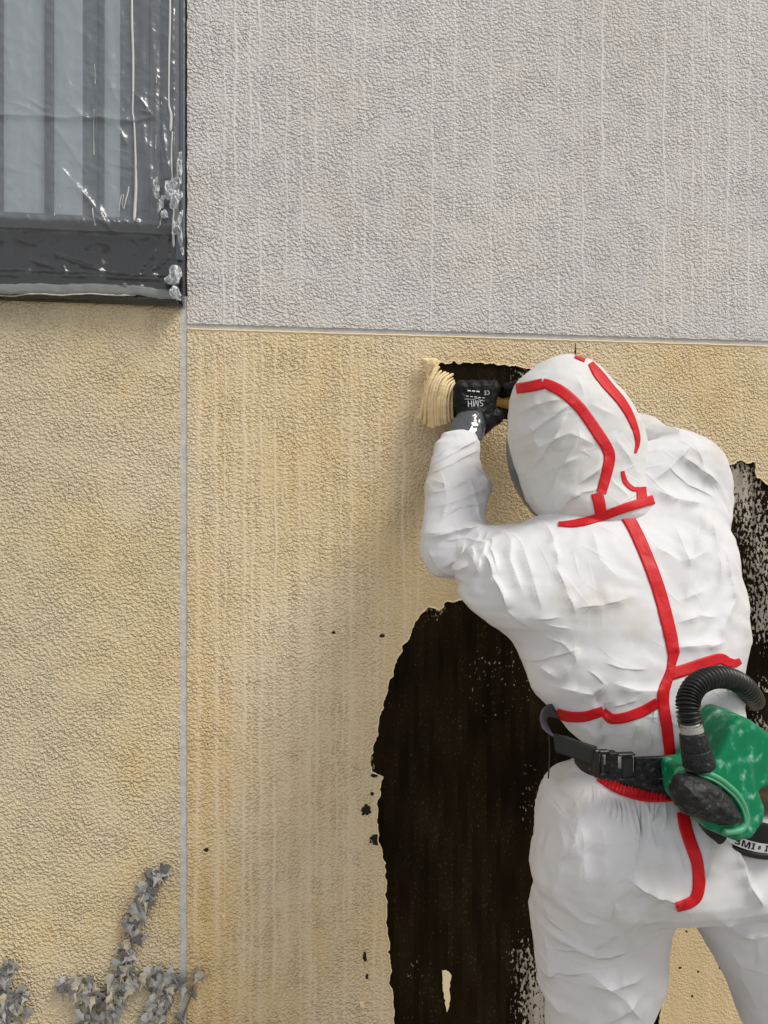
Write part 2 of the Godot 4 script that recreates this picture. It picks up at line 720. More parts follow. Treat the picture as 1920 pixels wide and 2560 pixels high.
func paint_wall(pt: Painter, px: float) -> void:
	var size := int(TEXW.x / px / 8.0) * 8
	var high := int(TEXW.y / px)
	px = TEXW.x / size
	var py := TEXW.y / high
	pt.w = size
	pt.h = high
	var c := PackedByteArray()
	var hh := PackedByteArray()
	c.resize(high * size * 3)
	hh.resize(high * size)
	var g1 := fnl(3, 142.0, 1, FastNoiseLite.TYPE_CELLULAR)
	g1.cellular_jitter = 1.1
	var g2 := fnl(4, 210.0, 2)
	var g3 := fnl(5, 9.0, 2)
	var big := fnl(6, 1.6, 3)
	var big2 := fnl(7, 3.1, 3)
	var stk := fnl(8, 1.0, 2)
	var yel := Vector3(0.674, 0.511, 0.285)
	var pale := Vector3(0.684, 0.573, 0.396)
	var orange := Vector3(0.665, 0.480, 0.240)
	var olive := Vector3(0.587, 0.516, 0.342)
	var grey := Vector3(0.598, 0.583, 0.558)
	var brown := Vector3(0.575, 0.444, 0.250)
	var bald := W(1010, 1500)
	var rc := PackedFloat32Array()
	var rh := PackedFloat32Array()
	rc.resize(size * 3)
	rh.resize(size)
	var nb := size / 8 + 1
	var kr := PackedFloat32Array()
	var kg := PackedFloat32Array()
	var kb := PackedFloat32Array()
	var km := PackedFloat32Array()
	var kp := PackedFloat32Array()
	for a in [kr, kg, kb, km, kp]:
		a.resize(nb)
	for r in high:
		var y := TEX0.y + TEXW.y - (r + 0.5) * py
		var up := y > groove_y
		for q in nb:
			var x := TEX0.x + (q * 8 + 0.5) * px
			var rough := 0.84 + 0.55 * g3.get_noise_2d(x, y)
			if not up and x > joint_x:
				# softened, brushed-over strip towards the stripped area
				rough *= 1.0 - 0.72 * smoothstep(bald.x - 0.16, bald.x + 0.02, x) * smoothstep(1.60, 1.25, y)
			var col: Vector3
			var n1 := big.get_noise_2d(x, y)
			var n2 := big2.get_noise_2d(x + 9.0, y)
			if up and x > joint_x:
				col = grey * (1.0 + 0.05 * n1)
				var warm := clampf(n2 * 1.5 - 0.1 + smoothstep(0.5, 0.0, y - groove_y) * 0.5, 0, 1) * 0.25
				col = col.lerp(pale, warm * 0.6)
			else:
				var s := stk.get_noise_2d(x * 34.0, y * 0.7)
				var t := 0.5 + 0.9 * n1
				col = yel.lerp(pale, clampf(t + s * 0.35, 0, 1))
				if x < joint_x:
					var gl := exp(-pow((x + 0.72) / 0.2, 2)) * smoothstep(0.25, 0.7, y)
					col = col.lerp(olive, clampf(0.25 + 0.6 * gl + 0.3 * n2, 0, 0.85))
				else:
					var near := smoothstep(0.28, 0.02, x - joint_x) * smoothstep(1.6, 0.9, y)
					col = col.lerp(orange, clampf(near * 0.7 + 0.4 * n2 + 0.3 * s, 0, 0.9))
					var mid := exp(-pow((x - joint_x - 0.32) / 0.2, 2)) * exp(-pow((y - 1.1) / 0.35, 2))
					col = col.lerp(pale * 1.02, 0.6 * mid)
					col = col.lerp(brown, 0.6 * smoothstep(bald.x - 0.10, bald.x + 0.05, x) * smoothstep(1.75, 1.55, y) * (0.6 + 0.8 * clampf(s + 0.3, 0, 1)))
			kr[q] = col.x
			kg[q] = col.y
			kb[q] = col.z
			km[q] = rough
			kp[q] = n2
		for i in size:
			var x := TEX0.x + (i + 0.5) * px
			var q := i >> 3
			var t := (i & 7) * 0.125
			var a := g1.get_noise_2d((x * 0.88 + y * 0.48) * 0.80, y * 0.88 - x * 0.48)
			# raised grains of several sizes on a finely pitted ground
			var b := g2.get_noise_2d(x, y)
			var h := maxf(0.0, -0.30 - a) * (1.25 + 1.5 * b) - 0.22
			h = (h + b * 0.38) * (km[q] + (km[q + 1] - km[q]) * t)
			# crests lightened, hollows darkened: light and shade of the grain painted into the colour
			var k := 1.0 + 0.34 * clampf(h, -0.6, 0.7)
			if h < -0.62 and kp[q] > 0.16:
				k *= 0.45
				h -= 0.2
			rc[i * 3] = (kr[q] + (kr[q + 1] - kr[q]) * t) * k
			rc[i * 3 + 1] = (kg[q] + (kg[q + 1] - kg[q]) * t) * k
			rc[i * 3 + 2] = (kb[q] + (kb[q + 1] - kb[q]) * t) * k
			rh[i] = h
		# runs of paint that dried on the render
		for d in drips:
			if y < d[2] or y > d[3]:
				continue
			var fade := smoothstep(d[2], d[2] + 0.08, y) * (0.75 + 0.7 * g3.get_noise_2d(d[0] * 50.0, y * 0.45))
			var xc: float = d[0] + 0.006 * g3.get_noise_2d(d[0] * 20.0, y * 0.5) + (y - 2.0) * d[4]
			var w: float = d[1] * (0.8 + 0.5 * g3.get_noise_2d(d[0] * 31.0, y * 3.0))
			var i0 := int((xc - TEX0.x) / px)
			var rr := int(w * 3.0 / px) + 1
			var tint := Vector3(0.72, 0.705, 0.68) if up else Vector3(0.75, 0.645, 0.47)
			var st: float = d[5] * fade
			for i in range(maxi(0, i0 - rr), mini(size, i0 + rr + 1)):
				var q := (TEX0.x + (i + 0.5) * px - xc) / w
				var e := exp(-q * q)
				rh[i] = lerpf(rh[i], 0.08, clampf(e * 1.2 * st, 0, 0.85)) + 0.30 * st * exp(-q * q * 1.6)
				var f := clampf(e * 0.6 * st, 0, 1)
				rc[i * 3] = lerpf(rc[i * 3], tint.x, f)
				rc[i * 3 + 1] = lerpf(rc[i * 3 + 1], tint.y, f)
				rc[i * 3 + 2] = lerpf(rc[i * 3 + 2], tint.z, f)
		for d in chips:
			if absf(y - d[1]) > d[3] * 1.5:
				continue
			for i in range(maxi(0, int((d[0] - d[2] * 1.5 - TEX0.x) / px)), mini(size, int((d[0] + d[2] * 1.5 - TEX0.x) / px) + 1)):
				var x := TEX0.x + (i + 0.5) * px
				var q := Vector2((x - d[0]) / d[2], (y - d[1]) / d[3]).length() + 0.5 * g3.get_noise_2d(x * 7.0, y * 7.0) + 0.1 * g2.get_noise_2d(x, y)
				if q < 1.0:
					rc[i * 3] = 0.018
					rc[i * 3 + 1] = 0.013
					rc[i * 3 + 2] = 0.009
					rh[i] = -0.6
		var o := r * size
		for i in size * 3:
			c[o * 3 + i] = gamma[clampi(int(rc[i] * 2047.0), 0, 2047)]
		for i in size:
			hh[o + i] = clampi(int(rh[i] * 127.0 + 127.0), 0, 255)
	pt.c = c
	pt.hh = hh

var remnants := []

func paint_tar(pt: Painter, px: float) -> void:
	var size := int(SUBW.x / px / 8.0) * 8
	var high := int(SUBW.y / px)
	px = SUBW.x / size
	var py := SUBW.y / high
	pt.w = size
	pt.h = high
	var c := PackedByteArray()
	var hh := PackedByteArray()
	c.resize(high * size * 3)
	hh.resize(high * size)
	var n1 := fnl(21, 90.0, 3)
	var n2 := fnl(22, 28.0, 2)
	var n3 := fnl(23, 2.4, 3)
	var n4 := fnl(24, 220.0, 2)
	for r in high:
		var y := SUB0.y + SUBW.y - (r + 0.5) * py
		var b := 0.0
		var e := 0.0
		var dens := 0.0
		for i in size:
			var x := SUB0.x + (i + 0.5) * px
			if i & 7 == 0:
				b = n3.get_noise_2d(x, y * 0.6)
				e = n2.get_noise_2d(x, y * 0.12)
				dens = 0.0
				for q in remnants:
					var dx: float = (x - q[0]) / q[2]
					var dy: float = (y - q[1]) / q[3]
					var s := dx * dx + dy * dy
					if s < 4.0:
						dens += q[4] * exp(-s)
			var a := n1.get_noise_2d(x, y * 0.5)
			var f := n4.get_noise_2d(x, y * 0.35)
			var g := 1.0 + 0.9 * b
			g *= 1.0 + 0.5 * e
			var cr := 0.0125 * g
			var cg := 0.0086 * g
			var cb := 0.0036 * g
			var h := 0.3 + 0.12 * a
			# film of brown residue and tiny flecks
			var fl := f - (0.60 - 0.16 * clampf(b, -0.4, 0.6) - 0.22 * e)
			if fl > 0.0:
				fl = clampf(fl * 2.0, 0.0, 0.7)
				cr = lerpf(cr, 0.17, fl)
				cg = lerpf(cg, 0.14, fl)
				cb = lerpf(cb, 0.10, fl)
				h += 0.1
			if dens > 0.05:
				var edge := a * 0.75 + f * 0.25 - (0.55 - dens)
				if edge > 0:
					var tone := 0.75 + 0.5 * e
					cr = 0.40 * tone
					cg = 0.36 * tone
					cb = 0.30 * tone
					h = 0.62 + 0.25 * clampf(edge, 0, 0.5) + 0.1 * f
			var o := r * size + i
			c[o * 3] = gamma[clampi(int(cr * 2047.0), 0, 2047)]
			c[o * 3 + 1] = gamma[clampi(int(cg * 2047.0), 0, 2047)]
			c[o * 3 + 2] = gamma[clampi(int(cb * 2047.0), 0, 2047)]
			hh[o] = clampi(int(h * 255.0), 0, 255)
	pt.c = c
	pt.hh = hh

# a seamless two tone picture made from noise
func blotch_tex(size: int, n: FastNoiseLite, ramp: Array) -> NoiseTexture2D:
	var t := NoiseTexture2D.new()
	t.width = size
	t.height = size
	t.seamless = true
	t.noise = n
	t.normalize = true
	var g := Gradient.new()
	var off := PackedFloat32Array()
	var col := PackedColorArray()
	for r in ramp:
		off.append(r[0])
		col.append(r[1])
	g.offsets = off
	g.colors = col
	t.color_ramp = g
	return t

func grey_tex(size: int, n: FastNoiseLite) -> NoiseTexture2D:
	var t := NoiseTexture2D.new()
	t.width = size
	t.height = size
	t.seamless = true
	t.noise = n
	return t

func triplanar(m: StandardMaterial3D, scale: float) -> void:
	m.uv1_triplanar = true
	m.uv1_world_triplanar = true
	m.uv1_scale = Vector3.ONE * scale

func relief(m: StandardMaterial3D, t: Texture2D, cm: float) -> void:
	m.heightmap_enabled = true
	m.heightmap_texture = t
	m.heightmap_scale = cm

# ------------------------------------------------------------------ build
func _ready() -> void:

	var cam := Camera3D.new()
	cam.name = "camera"
	cam.fov = FOV
	cam.position = EYE
	cam.rotation.y = deg_to_rad(-YAW)
	cam.near = 0.05
	cam.far = 400.0
	add_child(cam)
	cam.current = true

	var env := Environment.new()
	var sky := Sky.new()
	var sm := ProceduralSkyMaterial.new()
	sm.sky_top_color = Color(0.655, 0.66, 0.675)
	sm.sky_horizon_color = Color(0.76, 0.765, 0.775)
	sm.sky_curve = 0.2
	sm.ground_bottom_color = Color(0.30, 0.295, 0.29)
	sm.ground_horizon_color = Color(0.5, 0.5, 0.5)
	sky.sky_material = sm
	env.background_mode = Environment.BG_SKY
	env.sky = sky
	env.tonemap_mode = Environment.TONE_MAPPER_LINEAR
	env.tonemap_exposure = 1.72
	env.sdfgi_enabled = true
	env.ssao_enabled = true
	env.ssil_enabled = true
	var we := WorldEnvironment.new()
	we.name = "world_environment"
	we.environment = env
	add_child(we)
	var sun := DirectionalLight3D.new()
	sun.name = "sun"
	sun.light_energy = 0.5
	sun.light_color = Color(1.0, 0.98, 0.95)
	sun.light_angular_distance = 24.0
	sun.shadow_enabled = true
	add_child(sun)
	sun.look_at_from_position(Vector3(1.5, 2.4, 1.05), Vector3.ZERO, Vector3.UP)

	materials()
	build_ground()
	build_wall()
	build_film()
	build_ivy()
	build_person()
	build_scraper()
	build_respirator()

func materials() -> void:
	var m := mat(srgb(214, 214, 217), 0.62, 0.4)
	m.albedo_texture = blotch_tex(512, fnl(31, 0.010, 4), [[0.0, srgb(232, 228, 218)], [0.3, srgb(250, 249, 247)], [1.0, srgb(255, 255, 255)]])
	M.suit = m
	var hm := m.duplicate()
	hm.albedo_color = srgb(211, 211, 211)
	M.hood = hm
	m = mat(srgb(196, 8, 22), 0.5, 0.4)
	relief(m, grey_tex(256, fnl(33, 0.05, 3)), 0.05)
	triplanar(m, 6.0)
	M.red = m
	m = mat(srgb(15, 15, 16), 0.5, 0.3)
	relief(m, grey_tex(512, fnl(34, 0.04, 3)), 0.08)
	triplanar(m, 8.0)
	M.glove = m
	m = mat(srgb(64, 68, 73), 0.16, 0.8)
	M.cuff = m
	m = mat(Color.WHITE, 0.5, 0.4)
	m.albedo_texture = blotch_tex(512, fnl(36, 0.02, 5), [[0.0, srgb(14, 14, 16)], [0.58, srgb(24, 25, 27)], [0.76, srgb(46, 47, 49)], [0.88, srgb(84, 84, 84)], [1.0, srgb(150, 148, 142)]])
	triplanar(m, 6.0)
	relief(m, grey_tex(512, fnl(37, 0.014, 4, FastNoiseLite.TYPE_SIMPLEX_SMOOTH, FastNoiseLite.FRACTAL_RIDGED)), 0.25)
	M.dirty_black = m
	m = mat(Color.WHITE, 0.42, 0.3)
	m.albedo_texture = blotch_tex(512, fnl(39, 0.013, 6), [[0.0, srgb(4, 104, 66)], [0.58, srgb(4, 114, 73)], [0.68, srgb(18, 124, 86)], [0.78, srgb(92, 152, 128)], [0.92, srgb(176, 190, 178)], [1.0, srgb(220, 222, 212)]])
	triplanar(m, 4.3)
	M.green = m
	M.rim = mat(srgb(70, 150, 110), 0.45, 0.5)
	M.black = mat(srgb(13, 13, 14), 0.42, 0.5)
	M.black_shine = mat(srgb(8, 8, 9), 0.28, 0.5)
	m = mat(srgb(54, 56, 55), 0.8, 0.3)
	relief(m, grey_tex(256, fnl(38, 0.2, 2)), 0.04)
	triplanar(m, 10.0)
	M.webbing = m
	M.clear_grey = mat(srgb(150, 150, 142), 0.3, 0.6)
	M.label = mat(srgb(226, 228, 232), 0.5, 0.4)
	M.print_white = mat(srgb(222, 224, 226), 0.6, 0.3)
	M.print_dark = mat(srgb(28, 28, 34), 0.6, 0.3)
	m = mat(Color.WHITE, 0.55, 0.4)
	m.albedo_texture = blotch_tex(256, fnl(40, 0.02, 4), [[0.0, srgb(170, 118, 48)], [1.0, srgb(216, 172, 92)]])
	triplanar(m, 6.0)
	M.wood = m
	m = mat(Color.WHITE, 0.75, 0.3)
	m.albedo_texture = blotch_tex(512, fnl(41, 0.015, 4), [[0.0, srgb(206, 178, 128)], [0.5, srgb(228, 206, 162)], [1.0, srgb(240, 224, 190)]])
	triplanar(m, 7.0)
	relief(m, grey_tex(512, fnl(42, 0.03, 4)), 0.18)
	M.peel = m
	m = mat(srgb(233, 214, 174), 0.8, 0.3)
	M.torn = m
	M.steel = mat(srgb(120, 122, 124), 0.35, 0.5)
	M.steel.metallic = 0.8
	m = mat(srgb(206, 204, 200), 0.8, 0.3)
	m.albedo_texture = blotch_tex(512, fnl(43, 0.02, 4), [[0.0, srgb(225, 225, 225)], [1.0, srgb(255, 255, 255)]])
	relief(m, grey_tex(512, fnl(44, 0.06, 4)), 0.12)
	triplanar(m, 3.0)
	M.sealant = m
	M.core = mat(srgb(120, 116, 110), 0.9, 0.3)
	m = mat(srgb(178, 175, 170), 0.95, 0.2)
	m.albedo_texture = blotch_tex(512, fnl(45, 0.02, 5), [[0.0, srgb(190, 188, 184)], [1.0, srgb(255, 255, 255)]])
	relief(m, grey_tex(512, fnl(46, 0.1, 4)), 0.5)
	triplanar(m, 0.8)
	M.ground = m
	M.leaf_a = mat(srgb(170, 169, 165), 0.7, 0.4)
	M.leaf_b = mat(srgb(144, 143, 140), 0.7, 0.4)
	M.leaf_c = mat(srgb(170, 166, 150), 0.75, 0.3)
	M.leaf_d = mat(srgb(188, 180, 156), 0.75, 0.3)
	M.leaf_e = mat(srgb(120, 119, 116), 0.7, 0.4)
	M.stem = mat(srgb(122, 108, 88), 0.85, 0.3)
	m = StandardMaterial3D.new()
	m.transparency = BaseMaterial3D.TRANSPARENCY_ALPHA
	m.albedo_color = Color(srgb(130, 138, 144), 0.42)
	m.roughness = 0.24
	relief(m, grey_tex(1024, film_px()), 0.16)
	triplanar(m, 2.6)
	m.metallic_specular = 0.7
	M.film = m
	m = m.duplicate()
	m.albedo_color = Color(srgb(48, 50, 51), 0.55)  # darker copy of the film: dark ground reflection painted into its colour
	M.film_dark_reflection = m
	m = m.duplicate()
	m.albedo_color = Color(srgb(224, 228, 232), 0.88)
	m.roughness = 0.18
	M.film_bunch = m
	m = m.duplicate()
	m.albedo_color = Color(srgb(128, 132, 130), 0.72)
	m.roughness = 0.25
	M.tape = m
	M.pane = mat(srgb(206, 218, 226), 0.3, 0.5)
	M.pane_dark_reflection = mat(srgb(92, 104, 110), 0.2, 0.6)  # dark reflection in the glass, painted as a second pane colour
	M.frame = mat(srgb(66, 66, 72), 0.5, 0.5)
	M.frame_dark = mat(srgb(24, 27, 32), 0.5, 0.5)
	M.sill = mat(srgb(22, 22, 21), 0.6, 0.3)
	M.run = mat(srgb(200, 201, 197), 0.45, 0.4)
	M.visor = mat(srgb(92, 97, 100), 0.25, 0.6)
	M.boot = mat(srgb(30, 29, 28), 0.7, 0.3)

func build_ground() -> void:
	var pm := PlaneMesh.new()
	pm.size = Vector2(400, 400)
	var o := MeshInstance3D.new()
	o.name = "ground"
	o.mesh = pm
	o.material_override = M.ground
	o.set_meta("kind", "structure")
	add_child(o, true)

# ------------------------------------------------------------------ wall
func build_wall() -> void:
	joint_x = W(459, 1400).x
	groove_y = W(468, 815).y
	var jx0 := W(450, 1400).x
	var jx1 := W(468, 1400).x
	var gy0 := W(468, 822).y
	var gy1 := W(468, 808).y
	var sill_y := W(200, 720).y
	# runs: [x at 2 m, width, lowest y, highest y, lean, strength]
	var rng := RandomNumberGenerator.new()
	rng.seed = 77
	for u in [518, 560, 586, 622, 650, 715, 752, 789, 882, 911, 960, 994, 1078, 1133, 1226, 1284, 1336, 1398, 1435, 1458, 1504, 1560, 1620, 1660, 1700, 1730, 1755, 1770, 1799, 1818, 1840, 1872, 1897]:
		var lowest := groove_y - 0.02 if rng.randf() < 0.8 else groove_y + rng.randf() * 0.4
		drips.append([W(u, 400).x, 0.0026 + 0.0018 * rng.randf(), lowest, 3.4, rng.randf_range(-0.006, 0.006), 0.45 + 0.75 * rng.randf()])
	for u in [563, 610, 654, 717, 798, 850, 879, 930, 968, 1005, 1040, 1150, 1330, 1480, 1600, 1850, 500, 536, 588, 632, 690, 745, 770, 822, 905, 950, 985, 1022]:
		drips.append([W(u, 1400).x, 0.0030 + 0.0036 * rng.randf(), rng.randf_range(-0.2, 0.4), groove_y - 0.01, rng.randf_range(-0.008, 0.010), 0.35 + 0.8 * rng.randf()])
	for u in [798, 848]:
		drips.append([W(u, 2200).x, 0.0034, -0.1, 1.0, 0.006, 1.0])
	for k in 10:
		drips.append([W(480 + 43 * k + 20 * rng.randf(), 1400).x, 0.010 + 0.008 * rng.randf(), -0.1, groove_y - 0.01 - rng.randf() * 0.4, rng.randf_range(-0.01, 0.01), 0.38])
	for q in [[915, 2026, 12, 14], [942, 2100, 16, 14], [930, 1985, 4, 5], [955, 1590, 6, 4], [833, 1582, 5, 4], [936, 1938, 12, 5], [912, 2392, 5, 10], [918, 2440, 3, 8], [908, 2510, 3, 4], [1438, 873, 1.6, 15], [515, 2125, 5, 5], [1716, 2330, 3, 3], [1745, 2430, 3, 3], [1800, 2420, 3, 3], [1700, 2420, 4, 2], [1730, 2490, 3, 3]]:
		var p := W(q[0], q[1])
		chips.append([p.x, p.y, q[2] * 0.00108, q[3] * 0.00108])
	gamma.resize(2048)
	for k in 2048:
		var l := (k + 0.5) / 2047.0
		gamma[k] = clampi(int((1.055 * pow(l, 1.0 / 2.4) - 0.055 if l > 0.0031 else l * 12.92) * 255.0), 0, 255)
	var pt := Painter.new()
	paint_wall(pt, 0.00174)
	var m := mat(Color.WHITE, 0.82, 0.35)
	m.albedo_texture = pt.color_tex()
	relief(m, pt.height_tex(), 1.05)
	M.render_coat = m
	# what clings to the black sealing: [x, y, radius x, radius y, amount]
	for q in [[1865, 1230, 56, 110, 0.64], [1835, 1200, 30, 50, 0.5], [1900, 1420, 55, 90, 0.58], [1915, 1320, 70, 60, 0.25], [1890, 1520, 60, 60, 0.25], [1905, 1560, 26, 60, 0.55], [1900, 1850, 60, 55, 0.9], [1910, 1720, 30, 40, 0.35], [1330, 2480, 50, 110, 0.62], [1300, 2400, 30, 40, 0.28], [1350, 2560, 40, 70, 0.6], [1030, 2420, 20, 30, 0.24], [1180, 950, 60, 30, 0.16], [1130, 945, 30, 26, 0.30], [1080, 1525, 26, 22, 0.45], [1095, 1505, 20, 18, 0.6], [1235, 1660, 50, 30, 0.16], [1320, 2000, 30, 80, 0.2], [960, 1760, 8, 70, 0.1], [1010, 1620, 10, 60, 0.12], [1200, 1750, 80, 120, 0.06], [1300, 1700, 60, 90, 0.1]]:
		var p := W(q[0], q[1])
		remnants.append([p.x, p.y, q[2] * 0.00112, q[3] * 0.00112, q[4]])
	var tp := Painter.new()
	paint_tar(tp, 0.0017)
	m = mat(Color.WHITE, 0.42, 0.12)
	m.albedo_texture = tp.color_tex()
	relief(m, tp.height_tex(), 0.25)
	M.tar = m

	var wall := thing("house_wall", "rendered house wall, grey above a groove and tan below, partly stripped to black", "wall")
	part("wall_core", box_mesh(Vector3(-6, 0.0, -0.30), Vector3(6, 6.0, -0.018)), M.core, wall)
	var gp := ragged(rect_poly(jx1, gy1, 5.6, 3.08), 0.012, 0.0022, 30.0, 5)
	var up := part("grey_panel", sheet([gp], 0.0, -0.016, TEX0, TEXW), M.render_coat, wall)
	up.set_meta("label", "grey rough-cast upper panel with dried paint runs")
	part("upper_wall_panel", box_mesh(Vector3(-6, 3.10, -0.016), Vector3(6, 6, 0.0)), M.sealant, wall)
	part("joint_strip", box_mesh(Vector3(jx1 - 0.004, gy0 - 0.006, -0.017), Vector3(5.6, gy1 + 0.006, -0.0036), 0.001), M.sealant, wall)
	part("joint_strip", box_mesh(Vector3(jx0 - 0.004, 0.0, -0.0175), Vector3(jx1 + 0.004, W(460, 740).y, -0.0026), 0.001), M.sealant, wall)
	var lp := ragged(rect_poly(-5.6, 0.0, jx0, sill_y), 0.012, 0.0022, 30.0, 6)
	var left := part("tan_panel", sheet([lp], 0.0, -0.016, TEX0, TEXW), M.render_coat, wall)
	left.set_meta("label", "tan rough-cast panel under the covered window")
	# coat of the lower right panel, torn open in two places
	var hole_a := uvpoly([[1075, 904], [1110, 905], [1160, 906], [1215, 908], [1235, 912], [1270, 916], [1310, 921], [1345, 924], [1430, 935], [1440, 990], [1420, 1040], [1330, 1048], [1265, 1052], [1240, 1050], [1180, 1050], [1085, 1040], [1060, 980]])
	var hole_b := uvpoly([[1125, 1503], [1108, 1508], [1100, 1530], [1085, 1520], [1070, 1522], [1050, 1540], [1020, 1590], [990, 1650], [972, 1710], [957, 1760], [948, 1810], [930, 1880], [927, 1925], [953, 1942], [948, 1990], [942, 2060], [945, 2100], [956, 2125], [962, 2200], [966, 2300], [970, 2380], [974, 2430], [980, 2500], [992, 2590], [1000, 2680], [1640, 2700], [1652, 2560], [1655, 2480], [1662, 2380], [1668, 2250], [1700, 2120], [1790, 2000], [1860, 1920], [1960, 1890], [2040, 1860], [2060, 1500], [2030, 1290], [1960, 1230], [1925, 1215], [1895, 1190], [1888, 1158], [1850, 1153], [1815, 1163], [1780, 1172], [1700, 1230], [1500, 1380], [1300, 1460], [1180, 1490]])
	hole_a = ragged(hole_a, 0.004, 0.012, 22.0, 8)
	hole_b = ragged(hole_b, 0.004, 0.010, 20.0, 9)
	var y_floor := 0.0
	var outer := rect_poly(jx1, y_floor, 5.6, gy0)
	var split_x := W(1300, 1500).x
	var polys := []
	for half in [rect_poly(jx1, y_floor, split_x, gy0), rect_poly(split_x, y_floor, 5.6, gy0)]:
		var now := [ragged(half, 0.012, 0.0018, 30.0, 7)]
		for hole in [hole_a, hole_b]:
			var next := []
			for p in now:
				for q in Geometry2D.clip_polygons(p, hole):
					if not Geometry2D.is_polygon_clockwise(q) or now.size() == 1:
						next.append(q)
			now = next
		polys.append_array(now)
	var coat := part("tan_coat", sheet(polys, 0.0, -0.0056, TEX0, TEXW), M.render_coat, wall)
	coat.set_meta("label", "tan rough-cast coat torn open over black sealing")
	var sub := part("black_sealing", sheet([rect_poly(jx1, 0.0, 5.6, gy0 - 0.003)], -0.0055, -0.0175, SUB0, SUBW), M.tar, wall)
	sub.set_meta("label", "bare black sealing with clinging flecks of paint")
	# pale torn lip of the coat
	for hole: PackedVector2Array in [hole_a, hole_b]:
		var path := PackedVector3Array()
		for p in hole:
			path.append(Vector3(p.x, p.y, 0.0))
		path.append(path[0])
		var nz := fnl(51, 60.0, 2)
		var np := path.size()
		var fr := func(t: float) -> Vector2:
			var q := path[int(t * (np - 1))]
			var k := 0.0019 + 0.0014 * nz.get_noise_2d(q.x, q.y)
			return Vector2(maxf(k, 0.0003), maxf(k * 0.9, 0.0003))
		part("torn_edge", tube(path, fr, 5, false), M.torn, coat)
	var lip := PackedVector3Array()
	var lz := fnl(52, 40.0, 2)
	for k in 260:
		var x := lerpf(jx1 + 0.001, 2.2, k / 259.0)
		lip.append(Vector3(x, gy0 - 0.0008 + 0.0012 * lz.get_noise_1d(x), -0.0002))
	part("coat_lip", tube(lip, rconst(0.0024, 0.0020), 6), M.torn, coat)
	var flake := ragged(uvpoly([[1105, 2430], [1116, 2426], [1128, 2440], [1124, 2475], [1127, 2500], [1118, 2532], [1112, 2500], [1108, 2470]]), 0.004, 0.004, 60.0, 12)
	part("paint_flake", sheet([flake], -0.0015, -0.0054, TEX0, TEXW), M.torn, sub)
	for q in [[905, 2510, 6], [560, 2290, 3]]:
		var c := W(q[0], q[1])
		var pl := PackedVector2Array()
		for k in 7:
			var a := TAU * k / 7
			pl.append(c + Vector2(cos(a), sin(a) * 1.5) * q[2] * 0.00105 * (1.0 + 0.35 * sin(k * 2.3)))
		part("paint_flake", sheet([pl], 0.005, 0.0, TEX0, TEXW), M.torn, wall)
	# the window behind the plastic
	var win := MeshInstance3D.new()
	var x_l := -1.25
	var x_r := W(458, 400).x
	var y_b := W(200, 690).y
	win = part("window", box_mesh(Vector3(x_l, y_b, -0.016), Vector3(x_r - 0.004, 3.095, 0.002)), M.frame_dark, wall)
	var bar := func(u0: float, u1: float, v0: float, z: float, called: String, m2: Material) -> void:
		var a := Q(u0, v0, z)
		var b := Q(u1, v0, z)
		part(called, box_mesh(Vector3(a.x, a.y, 0.002), Vector3(b.x, 3.09, z)), m2, win)
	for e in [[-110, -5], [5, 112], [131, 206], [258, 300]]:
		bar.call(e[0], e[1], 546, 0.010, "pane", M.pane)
	for e in [[206, 246], [300, 331]]:  # light and dark glass reflections painted as pane strips of two tones
		bar.call(e[0], e[1], 546, 0.006, "pane", M.pane_dark_reflection)
	for e in [[-16, 4], [112, 131], [246, 258], [331, 372]]:
		bar.call(e[0], e[1], 546, 0.024, "frame", M.frame)
	bar.call(374, 398, 546, 0.020, "frame", mat(srgb(86, 82, 84), 0.5))
	bar.call(402, 428, 546, 0.008, "frame", M.frame_dark)
	bar.call(438, 455, 650, 0.022, "frame", mat(srgb(70, 80, 92), 0.4))
	var a1 := Q(-300, 566, 0.024)
	var b1 := Q(398, 546, 0.024)
	part("frame", box_mesh(Vector3(-1.2, a1.y, 0.002), Vector3(b1.x, b1.y, 0.0225)), M.frame, win)
	a1 = Q(-300, 744, 0.0)
	b1 = Q(455, 690, 0.02)
	part("sill", box_mesh(Vector3(-1.25, a1.y + 0.003, -0.010), Vector3(b1.x, b1.y, 0.022)), M.sill, win)

# ------------------------------------------------------------------ plastic sheet over the window
func film_depth(x: float, y: float, f: Field, ys: PackedFloat32Array, zs: PackedFloat32Array, xr: float) -> float:
	var z := zs[zs.size() - 1]
	for i in ys.size() - 1:
		if y <= ys[i] and y >= ys[i + 1]:
			z = lerpf(zs[i], zs[i + 1], smoothstep(0.0, 1.0, (ys[i] - y) / (ys[i] - ys[i + 1])))
			break
		if y > ys[0]:
			z = zs[0]
	var gx := (x - f.mx) / f.ms
	var gy := (y - f.my) / f.ms
	if gx > 0 and gy > 0 and gx < f.mw - 1 and gy < f.mh - 1:
		z += f.map[int(gy) * f.mw + int(gx)]
	z += 0.0030 * f.noise.get_noise_2d(x, y) + 0.0030 * f.noise2.get_noise_2d(x * 2.0, y * 0.25)
	z = lerpf(z, 0.004, smoothstep(xr - 0.024, xr, x))
	return z

